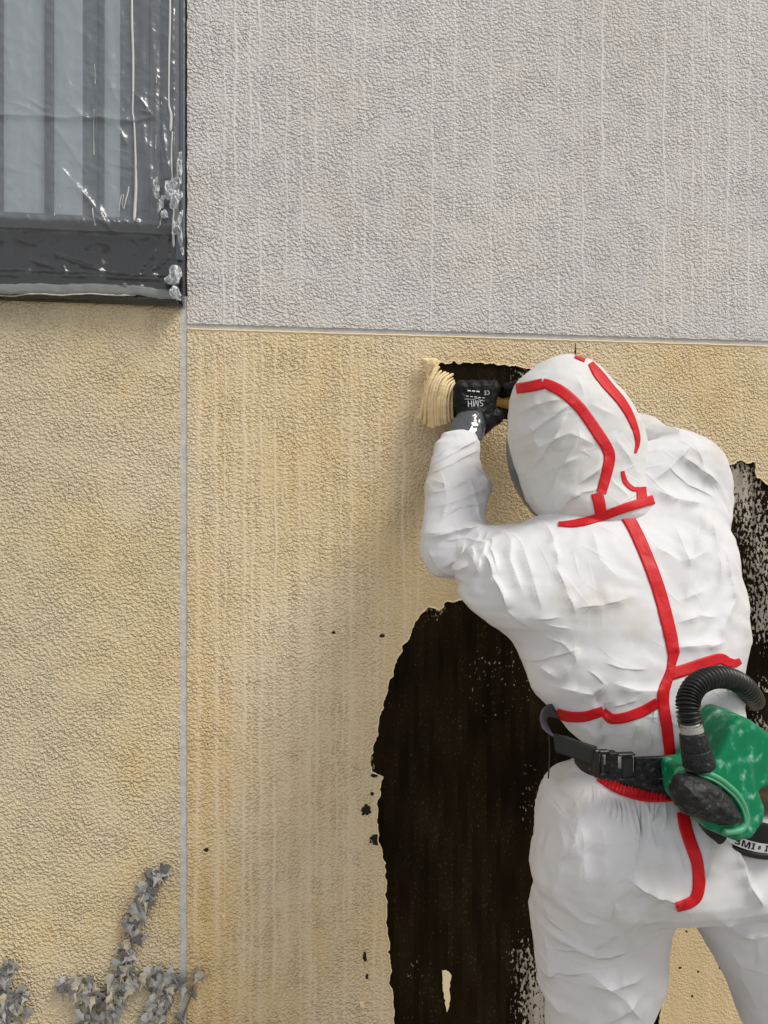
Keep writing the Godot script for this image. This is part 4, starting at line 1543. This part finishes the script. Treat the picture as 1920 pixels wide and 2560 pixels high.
	part("hood", net(hf, Vector3(0.32, 1.44, 0.24), Vector3(0.84, 1.90, 0.62), 0.0042, 3), M.hood, root)
	# visor of the breathing mask under the hood
	var vf := Field.new()
	vf.parts.append(Loft.new([[1030, 1290, 1350, 0.31, 0.04], [1070, 1274, 1380, 0.31, 0.07], [1130, 1270, 1400, 0.31, 0.085], [1200, 1284, 1420, 0.32, 0.09], [1260, 1316, 1440, 0.33, 0.08], [1292, 1340, 1440, 0.34, 0.05]], q))
	part("visor", net(vf, Vector3(0.3, 1.44, 0.18), Vector3(0.62, 1.8, 0.46), 0.005), M.visor, root)
	# taped seams
	var hood_seams := [
		[[1291, 972, 25], [1325, 967, 26], [1357, 960, 27]], [[1357, 958, 22], [1375, 964, 26], [1411, 984, 27], [1452, 1023, 27], [1492, 1080, 28], [1518, 1122, 28], [1523, 1150, 28], [1512, 1200, 26], [1503, 1232, 25]],
		[[1437, 892, 6], [1462, 902, 9]], [[1476, 908, 14], [1496, 936, 24], [1522, 968, 24], [1556, 1008, 22], [1580, 1052, 18], [1594, 1098, 12], [1588, 1132, 6]],
		[[1492, 1233, 30], [1498, 1258, 30], [1503, 1288, 30]], [[1556, 1178, 8], [1563, 1205, 12], [1582, 1222, 11], [1596, 1222, 10]], [[1602, 1218, 24], [1606, 1260, 26]]]
	for s in hood_seams:
		part("seam_tape", band(hf, s, 0.0015), M.red, root)
	var both := Field.new()
	both.k = 0.004
	both.parts = [hf, f]
	part("seam_tape", band(both, [[1396, 1311, 10], [1440, 1309, 18], [1498, 1293, 22], [1562, 1270, 22], [1634, 1249, 22]], 0.0026), M.red, root)
	var seams := [
		[[1563, 1286, 30], [1585, 1323, 31], [1614, 1387, 32], [1645, 1471, 32], [1664, 1539, 32], [1676, 1590, 32], [1684, 1634, 30]],
		[[1684, 1630, 28], [1677, 1668, 20], [1672, 1690, 24], [1659, 1728, 28], [1659, 1764, 28], [1668, 1824, 28], [1675, 1890, 27]],
		[[1672, 1687, 30], [1711, 1675, 30], [1767, 1656, 29], [1800, 1647, 27], [1818, 1655, 24], [1836, 1658, 20], [1850, 1652, 14]],
		[[1392, 1782, 22], [1420, 1791, 25], [1457, 1792, 25], [1490, 1783, 24], [1507, 1777, 22]], [[1507, 1777, 20], [1520, 1790, 24], [1534, 1797, 25], [1569, 1792, 26], [1610, 1776, 26], [1644, 1756, 24]],
		[[1706, 2030, 30], [1714, 2070, 31], [1725, 2105, 31], [1742, 2153, 31], [1747, 2200, 30], [1741, 2240, 28], [1722, 2257, 26], [1690, 2268, 22]]]
	for s in seams:
		part("seam_tape", band(f, s, 0.0019), M.red, root)
	part("waistband", band(f, [[1496, 1946, 16], [1539, 1967, 28], [1584, 1982, 31], [1629, 1989, 32], [1690, 1987, 32]], 0.004, 120, 0.0014), M.red, root)
	# gloves
	var gf := Field.new()
	gf.k = 0.010
	var lk := [[1152, 0.0150], [1179, 0.0155], [1206, 0.0150], [1231, 0.0140]]
	for k in lk:
		gf.parts.append(Cap.new(Q(lerpf(k[0], 1180, 0.45), 1062, 0.115), Q(k[0], 972, 0.108), 0.020, k[1] + 0.0035))
		gf.parts.append(Cap.new(Q(k[0], 972, 0.108), Q(k[0] + 2, 966, 0.062), k[1] + 0.001, k[1]))
		gf.parts.append(Cap.new(Q(k[0] + 2, 966, 0.062), Q(k[0] + 1, 1004, 0.034), k[1], k[1] - 0.001))
		gf.parts.append(Cap.new(Q(k[0] + 1, 1004, 0.034), Q(k[0] + 1, 1030, 0.046), k[1] - 0.001, k[1] - 0.0025))
	gf.parts.append(Cap.new(Q(1165, 1096, 0.145), Q(1182, 1050, 0.118), 0.033, 0.034))
	gf.parts.append(Cap.new(Q(1195, 1070, 0.115), Q(1238, 1040, 0.105), 0.024, 0.020))
	gf.parts.append(Cap.new(Q(1238, 1044, 0.105), Q(1250, 1036, 0.076), 0.018, 0.0150))
	gf.parts.append(Cap.new(Q(1250, 1036, 0.076), Q(1252, 1006, 0.036), 0.0150, 0.0130))
	gf.noise = fnl(75, 40.0, 2, FastNoiseLite.TYPE_SIMPLEX_SMOOTH, FastNoiseLite.FRACTAL_RIDGED)
	gf.amp = 0.0022
	var glove := part("glove", net(gf, Vector3(0.27, 1.65, 0.005), Vector3(0.55, 1.90, 0.20), 0.003, 2), M.glove, root)
	# print on the back of the hand, read from the knuckles
	var say := func(text: String, u: float, v: float, high: float, turn: float) -> void:
		var tm := TextMesh.new()
		var fo := SystemFont.new()
		fo.font_names = PackedStringArray(["Droid Sans"])
		tm.font = fo
		tm.text = text
		tm.font_size = 32
		tm.pixel_size = high / 23.0
		tm.depth = 0.0012
		tm.curve_step = 1.0
		var p := march(gf, u, v, 0.3)
		var n := grad(gf, p)
		n = (n * 0.6 + Vector3(0, 0, 0.4)).normalized()
		var o := part("printed_mark", tm, M.print_white, glove)
		var up := Vector3(sin(turn), -cos(turn), 0)
		up = (up - n * up.dot(n)).normalized()
		o.transform = Transform3D(Basis(up.cross(n), up, n), p + n * 0.004)
	say.call("SMH", 1187, 1008, 0.015, 0.08)
	say.call("CE", 1216, 982, 0.010, 0.08)
	var dash := func(u0: float, v0: float, u1: float, v1: float, w: float) -> void:
		var a := march(gf, u0, v0, 0.3)
		var b := march(gf, u1, v1, 0.3)
		var c := march(gf, (u0 + u1) / 2, (v0 + v1) / 2, 0.3)
		part("printed_mark", tube(curve_pts([a + Vector3(0, 0, 0.003), c + Vector3(0, 0, 0.003), b + Vector3(0, 0, 0.003)], 8), rconst(w, 0.0008), 6), M.print_white, glove)
	dash.call(1161, 998, 1186, 999, 0.0006)
	dash.call(1186, 999, 1193, 995, 0.0006)
	dash.call(1193, 995, 1199, 1001, 0.0006)
	dash.call(1199, 1001, 1211, 1003, 0.0006)
	for k in 5:
		dash.call(1165 + k * 10, 991 + k, 1171 + k * 10, 991.5 + k, 0.0012)
	for k in 3:
		dash.call(1168 + k * 11, 977 + k, 1176 + k * 11, 978 + k, 0.0019)
	# the other hand, mostly behind the hood
	var rf := Field.new()
	rf.k = 0.010
	for k in 4:
		var uu := 1268.0 + k * 24
		rf.parts.append(Cap.new(Q(uu + 26, 966, 0.110), Q(uu, 972, 0.100), 0.0150, 0.0140))
		rf.parts.append(Cap.new(Q(uu, 972, 0.100), Q(uu - 10, 988, 0.070), 0.0140, 0.0125))
		rf.parts.append(Cap.new(Q(uu + 26, 966, 0.110), Q(1390, 1010, 0.125), 0.0155, 0.026))
	rf.parts.append(Cap.new(Q(1390, 1010, 0.125), Q(1420, 1024, 0.14), 0.034, 0.036))
	rf.parts.append(Cap.new(Q(1390, 1020, 0.11), Q(1340, 1035, 0.085), 0.022, 0.016))
	rf.parts.append(Cap.new(Q(1340, 1035, 0.085), Q(1310, 1030, 0.07), 0.016, 0.014))
	part("glove", net(rf, Vector3(0.39, 1.64, 0.03), Vector3(0.70, 1.90, 0.22), 0.0032, 2), M.glove, root)
	# film wound round the left wrist
	var cf := Field.new()
	cf.parts.append(Loft.new([[1028, 1150, 1205, 0.125, 0.030], [1040, 1138, 1210, 0.13, 0.038], [1065, 1122, 1214, 0.14, 0.043], [1090, 1112, 1210, 0.155, 0.044], [1118, 1104, 1200, 0.18, 0.042]], q))
	cf.noise = crumple(76, 48.0)
	cf.amp = 0.007
	part("wrist_wrap", net(cf, Vector3(0.27, 1.62, 0.06), Vector3(0.50, 1.82, 0.26), 0.003, 2), M.cuff, root)
	for s in [[1490, 0.60], [2045, 0.63]]:
		var bf := Field.new()
		bf.k = 0.04
		var c := Q(s[0], 3200, s[1])
		bf.parts.append(Cap.new(Vector3(c.x, 0.06, c.z + 0.05), Vector3(c.x, 0.05, c.z - 0.16), 0.055, 0.045))
		bf.parts.append(Cap.new(Vector3(c.x, 0.06, c.z + 0.03), Vector3(c.x, 0.22, c.z + 0.01), 0.055, 0.06))
		part("boot", net(bf, Vector3(c.x - 0.12, -0.02, c.z - 0.26), Vector3(c.x + 0.12, 0.32, c.z + 0.16), 0.012), M.boot, root)
	M.field = f

# ------------------------------------------------------------------ scraper and the skin of paint it lifts
func build_scraper() -> void:
	var t := thing("paint_scraper", "scraper with wooden handle, gripped in both black gloves against the wall", "scraper", Q(1250, 1010, 0.06))
	var hp := PackedVector3Array()
	for k in 40:
		hp.append(Q(1150, 1004, 0.062).lerp(Q(1440, 1010, 0.085), k / 39.0))
	part("handle", tube(hp, func(tt: float) -> Vector2:
		var r := 0.0145 + 0.0035 * sin(clampf(tt * 1.4 - 0.3, 0, 1) * PI) - 0.004 * exp(-pow((tt - 0.36) / 0.03, 2))
		r *= sqrt(clampf(minf(tt, 1.0 - tt) * 18.0, 0.05, 1.0))
		return Vector2(r, r), 20), M.wood, t)
	var f1 := PackedVector3Array()
	for k in 12:
		f1.append(Q(1160, 1004, 0.061).lerp(Q(1090, 985, 0.016), k / 11.0))
	part("blade", tube(f1, func(tt: float) -> Vector2: return Vector2(lerpf(0.010, 0.055, tt), 0.0012), 12), M.steel, t)
	var p := thing("peeled_paint", "crumpled cream folds of peeled paint bunched on the scraper beside the glove", "peeled paint", Q(1085, 1060, 0.04))
	var folds := [
		[[1098, 903, 0.040], [1082, 932, 0.050], [1068, 968, 0.052], [1058, 1010, 0.048], [1050, 1048, 0.034], 5.5],
		[[1096, 918, 0.044], [1078, 950, 0.056], [1068, 985, 0.058], [1064, 1020, 0.052], [1062, 1060, 0.038], 6.0],
		[[1102, 928, 0.052], [1086, 950, 0.064], [1076, 980, 0.066], [1073, 1016, 0.062], [1074, 1068, 0.046], 5.0],
		[[1112, 932, 0.055], [1094, 948, 0.068], [1083, 978, 0.071], [1080, 1016, 0.066], [1083, 1070, 0.050], 6.0],
		[[1120, 934, 0.056], [1102, 948, 0.071], [1091, 976, 0.076], [1088, 1016, 0.071], [1091, 1066, 0.056], 4.5],
		[[1130, 937, 0.058], [1112, 950, 0.075], [1100, 978, 0.081], [1096, 1018, 0.077], [1099, 1064, 0.060], 6.5],
		[[1131, 946, 0.059], [1116, 958, 0.078], [1107, 985, 0.084], [1104, 1022, 0.080], [1107, 1062, 0.064], 4.0],
		[[1133, 953, 0.060], [1120, 966, 0.081], [1113, 994, 0.087], [1112, 1028, 0.082], [1115, 1059, 0.068], 5.5],
		[[1135, 958, 0.062], [1126, 974, 0.082], [1121, 1002, 0.088], [1121, 1032, 0.082], [1123, 1054, 0.070], 4.5],
		[[1137, 961, 0.060], [1131, 982, 0.080], [1129, 1010, 0.083], [1130, 1046, 0.072], 4.5],
		[[1060, 898, 0.018], [1078, 904, 0.030], [1092, 920, 0.040], [1084, 950, 0.044], 5.0]]
	var nz := fnl(81, 30.0, 2)
	for q in folds:
		var pts := []
		for s in q.slice(0, q.size() - 1):
			pts.append(Q(s[0], s[1], s[2]))
		var w: float = q[-1] * 0.00105
		part("fold", tube(curve_pts(pts, 36), func(tt: float) -> Vector2:
			var k := 0.85 + 0.22 * nz.get_noise_2d(tt * 0.06, w * 900.0 + q[0][0])
			return Vector2(w * k * (0.75 + 0.4 * tt), w * 1.25 * k), 12), M.peel, p)
	var sf := Field.new()
	sf.k = 0.01
	sf.parts.append(Puff.new(uvpoly([[1034, 892], [1060, 900], [1096, 902], [1090, 925], [1076, 950], [1080, 1000], [1092, 1062], [1078, 1074], [1056, 1062], [1038, 1048], [1048, 1010], [1058, 960], [1060, 925], [1050, 902]]), 0.026, 0.010, 0.006, 0.15, -0.05))
	sf.noise = fnl(82, 24.0, 3)
	sf.amp = 0.008
	part("torn_skin", net(sf, Vector3(0.2, 1.66, 0.0), Vector3(0.46, 1.98, 0.07), 0.0032), M.peel, p)

# ------------------------------------------------------------------ breathing unit on its belt
func build_respirator() -> void:
	var f: Field = M.field
	M.erase("field")
	var t := thing("respirator_unit", "green powered respirator blower with black ribbed hose, strapped to a dark waist belt", "respirator", Q(1800, 2000, 0.80))
	# belt ring round the waist
	var lw := Q(1462, 1900, 0.62)
	var rw := Q(1800, 1930, 0.62)
	var cx := (lw.x + rw.x) / 2
	var ax := (rw.x - lw.x) / 2 + 0.010
	var bz := 0.130
	var ring := func(y_off: float, high: float, out: float, a0: float, a1: float) -> ArrayMesh:
		var st := SurfaceTool.new()
		st.begin(Mesh.PRIMITIVE_TRIANGLES)
		var n := 72
		for i in n + 1:
			var a := lerpf(a0, a1, float(i) / n)
			var d := Vector3(cos(a) * (ax + out), 0, sin(a) * (bz + out))
			var c := Vector3(cx, 0, 0.62) + d
			c.y = lerpf(lw.y, rw.y, (c.x - lw.x) / (rw.x - lw.x)) + y_off + 0.0015 * sin(a * 9.0)
			var e := d.normalized()
			for s in [[-high, -0.003], [-high, 0.003], [high, 0.003], [high, -0.003]]:
				st.add_vertex(c + Vector3(0, s[0], 0) + e * s[1])
		for i in n:
			for s in 4:
				var a := i * 4 + s
				var b := i * 4 + (s + 1) % 4
				for k in [a, b, a + 4, b, b + 4, a + 4]:
					st.add_index(k)
		st.generate_normals()
		return st.commit()
	part("belt", ring.call(-0.004, 0.019, 0.0, 0.0, TAU), M.dirty_black, t)
	part("belt_strap", ring.call(0.0, 0.013, 0.009, 0.15, 1.85), M.dirty_black, t)
	# loose strap end and slide buckle
	var bz1 := 0.755
	var strap := PackedVector3Array([Q(1387, 1858, 0.690), Q(1420, 1866, 0.716), Q(1455, 1879, 0.740), Q(1492, 1891, 0.762)])
	part("strap_end", tube(strap, rconst(0.0185, 0.0018), 8), M.webbing, t)
	var buckle := func(u0: float, v0: float, u1: float, v1: float, z: float, dz: float, called: String, m: Material) -> void:
		var a := Q(u0, v1, z)
		var b := Q(u1, v0, z)
		part(called, box_mesh(Vector3(a.x, a.y, z - dz), Vector3(b.x, b.y, z), 0.0015), m, t)
	buckle.call(1488, 1876, 1500, 1946, 0.768, 0.016, "buckle", M.black)
	buckle.call(1524, 1882, 1546, 1952, 0.772, 0.018, "buckle", M.dirty_black)
	buckle.call(1500, 1877, 1524, 1888, 0.769, 0.012, "buckle", M.black)
	buckle.call(1500, 1934, 1524, 1950, 0.769, 0.012, "buckle", M.dirty_black)
	buckle.call(1504, 1890, 1510, 1934, 0.767, 0.008, "buckle", M.webbing)
	buckle.call(1546, 1884, 1590, 1892, 0.773, 0.014, "buckle", M.black)
	buckle.call(1556, 1892, 1584, 1946, 0.766, 0.006, "buckle", M.webbing)
	buckle.call(1546, 1946, 1592, 1954, 0.773, 0.014, "buckle", M.dirty_black)
	buckle.call(1590, 1892, 1672, 1950, 0.774, 0.010, "buckle", M.dirty_black)
	# stiff loop sticking out on the left hip
	part("strap_loop", tube(curve_pts([Q(1404, 1782, 0.62), Q(1372, 1776, 0.63), Q(1358, 1796, 0.64), Q(1368, 1826, 0.65), Q(1390, 1844, 0.68), Q(1412, 1848, 0.70)], 24), rconst(0.013, 0.002), 8), M.frame, t)
	part("strap_loop", tube(curve_pts([Q(1372, 1838, 0.64), Q(1374, 1880, 0.63), Q(1371, 1946, 0.63)], 10), rconst(0.0016), 6), M.webbing, t)
	# housing
	var outline := [[1690, 1925], [1704, 1916], [1736, 1914], [1772, 1880], [1790, 1856], [1812, 1822], [1834, 1797], [1850, 1793], [1880, 1801], [1925, 1832], [1990, 1872], [2000, 1935], [1950, 1950], [1884, 1970], [1890, 1992], [1898, 2010], [1888, 2040], [1866, 2062], [1850, 2076], [1806, 2080], [1730, 2046], [1694, 2000]]
	var hp := PackedVector2Array()
	for s in outline:
		var p := Q(s[0], s[1], 0.83)
		hp.append(Vector2(p.x, p.y))
	var gf := Field.new()
	gf.k = 0.012
	gf.parts.append(Puff.new(hp, 0.80, 0.054, 0.011, -0.22, -0.16))
	part("housing", net(gf, Vector3(0.60, 0.96, 0.68), Vector3(1.02, 1.24, 0.96), 0.0038, 2), M.green, t)
	# rim round the filter mouth
	var rim := []
	for s in [[1806, 2078], [1848, 2072], [1862, 2046], [1855, 2012], [1840, 1986], [1823, 1968], [1795, 1946], [1762, 1931], [1725, 1925], [1700, 1923], [1692, 1934], [1692, 1952]]:
		var p := march(gf, s[0], s[1], 1.1)
		if p.y < -50:
			p = Q(s[0], s[1], 0.85)
		rim.append(p + Vector3(0, 0, 0.003))
	part("rim", tube(curve_pts(rim, 70), rconst(0.0052, 0.0065), 10), M.rim, t)
	var rim2 := []
	for s in rim:
		rim2.append(s + Vector3(-0.004, -0.005, 0.004))
	part("rim", tube(curve_pts(rim2.slice(1, 11), 60), rconst(0.0026, 0.003), 8), M.rim, t)
	# black filter cover bulging from the mouth
	var bag := PackedVector2Array()
	for s in [[1682, 1975], [1690, 1948], [1704, 1941], [1740, 1942], [1780, 1952], [1810, 1974], [1832, 2000], [1846, 2024], [1850, 2046], [1832, 2056], [1795, 2056], [1745, 2044], [1704, 2026], [1686, 2004]]:
		var p := Q(s[0], s[1], 0.87)
		bag.append(Vector2(p.x, p.y))
	var bf := Field.new()
	bf.parts.append(Puff.new(bag, 0.866, 0.030, 0.028, -0.12, -0.10))
	bf.noise = fnl(91, 22.0, 3, FastNoiseLite.TYPE_SIMPLEX_SMOOTH, FastNoiseLite.FRACTAL_RIDGED)
	bf.amp = 0.004
	part("filter_cover", net(bf, Vector3(0.60, 0.96, 0.80), Vector3(0.90, 1.14, 0.96), 0.003, 2), M.dirty_black, t)
	# round filter canister below
	var cc := Q(1868, 2030, 0.765)
	var axis := Vector3(0.06, 0.95, 0.24).normalized()
	var side := axis.cross(Vector3(0, 0, 1)).normalized()
	var deep := side.cross(axis).normalized()
	var disc := func(h0: float, h1: float, r: float, bev: float, a0: float, a1: float, solid: bool) -> ArrayMesh:
		var prof := [[0.0, h0], [r - bev, h0], [r, h0 + bev], [r, h1 - bev], [r - bev, h1], [0.0, h1]] if solid else [[r, h0], [r, h1]]
		var st := SurfaceTool.new()
		st.begin(Mesh.PRIMITIVE_TRIANGLES)
		var n := 72
		for i in n + 1:
			var a := lerpf(a0, a1, float(i) / n)
			var e := side * cos(a) + deep * sin(a)
			for k in prof:
				st.add_vertex(cc + e * k[0] + axis * k[1])
		var w: int = prof.size()
		for i in n:
			for k in w - 1:
				var a := i * w + k
				for x in [a, a + 1, a + w, a + 1, a + w + 1, a + w]:
					st.add_index(x)
		st.generate_normals()
		return st.commit()
	part("canister", disc.call(-0.034, 0.030, 0.074, 0.004, 0.0, TAU, true), M.black_shine, t)
	part("canister", disc.call(-0.040, -0.028, 0.077, 0.003, 0.0, TAU, true), M.black, t)
	# marks on the label
	var on_label := func(a: float, h: float) -> Transform3D:
		var e := side * cos(a) + deep * sin(a)
		var across := axis.cross(e).normalized()
		return Transform3D(Basis(across, axis, e), cc + e * 0.0752 + axis * h)
	var front := 0.0
	var best := -9.0
	for k in 360:
		var a := -PI + TAU * k / 360.0
		var e := side * cos(a) + deep * sin(a)
		var pos := cc + e * 0.075 + axis * -0.017
		var d := (EYE - pos).normalized().dot(e)
		if d > best:
			best = d
			front = a
	var lab := part("label", disc.call(-0.026, -0.008, 0.0750, 0.0, front - 1.5, front + 1.5, false), M.label, t)
	var write := func(text: String, a: float, size: float) -> void:
		var tm := TextMesh.new()
		var fo := SystemFont.new()
		fo.font_names = PackedStringArray(["Droid Sans"])
		fo.font_weight = 800
		tm.font = fo
		tm.text = text
		tm.font_size = 32
		tm.pixel_size = size / 23.0
		tm.depth = 0.0006
		var o := part("printed_mark", tm, M.print_dark, lab)
		o.transform = on_label.call(a, -0.017)
	var span := 1.0
	var at_u := func(u: float) -> float:     # angle at which the label stands under measurement u
		var bd := 1e9
		var ba := 0.0
		for k in 360:
			var a := front - PI * 0.5 + PI * k / 360.0
			var e := side * cos(a) + deep * sin(a)
			var pos := cc + e * 0.075 + axis * -0.017
			var w := Q(u, 2085, pos.z)
			if absf(w.x - pos.x) < bd:
				bd = absf(w.x - pos.x)
				ba = a
		return ba
	write.call("3M", at_u.call(1857), 0.0125)
	write.call("I", at_u.call(1883), 0.012)
	write.call("8", at_u.call(1899), 0.007)
	write.call("I", at_u.call(1916), 0.012)
	# strap tongue under the filter
	part("latch", tube(curve_pts([Q(1760, 2052, 0.845), Q(1775, 2072, 0.845), Q(1795, 2088, 0.85), Q(1806, 2098, 0.85)], 14), rconst(0.011, 0.007), 10), M.dirty_black, t)
	# hose
	var hose := curve_pts([Q(1728, 1816, 0.845), Q(1720, 1775, 0.845), Q(1723, 1742, 0.835), Q(1744, 1710, 0.82), Q(1782, 1694, 0.80), Q(1822, 1696, 0.77), Q(1858, 1714, 0.73), Q(1880, 1740, 0.66), Q(1886, 1752, 0.56), Q(1870, 1730, 0.44), Q(1800, 1660, 0.34), Q(1660, 1540, 0.30), Q(1520, 1420, 0.27), Q(1430, 1300, 0.26)], 420)
	part("hose", tube(hose, func(tt: float) -> Vector2:
		var r := 0.0172 + 0.0029 * sin(tt * TAU * 62.0)
		return Vector2(r, r), 20), M.black, t)
	var cyl := func(u0: float, v0: float, z0: float, u1: float, v1: float, z1: float, r0: float, r1: float, called: String, m: Material) -> void:
		var a := Q(u0, v0, z0)
		var b := Q(u1, v1, z1)
		var pth := PackedVector3Array()
		for k in 13:
			pth.append(a.lerp(b, k / 12.0))
		part(called, tube(pth, func(tt: float) -> Vector2:
			var r := lerpf(r0, r1, tt) * (0.90 if tt < 0.01 or tt > 0.99 else 1.0)
			return Vector2(r, r), 26), m, t)
	cyl.call(1726, 1808, 0.846, 1731, 1834, 0.848, 0.0182, 0.0190, "hose_cuff", M.clear_grey)
	cyl.call(1731, 1830, 0.848, 1740, 1878, 0.850, 0.0215, 0.0235, "hose_connector", M.dirty_black)
	cyl.call(1739, 1872, 0.850, 1750, 1922, 0.852, 0.0240, 0.0262, "hose_connector", M.dirty_black)
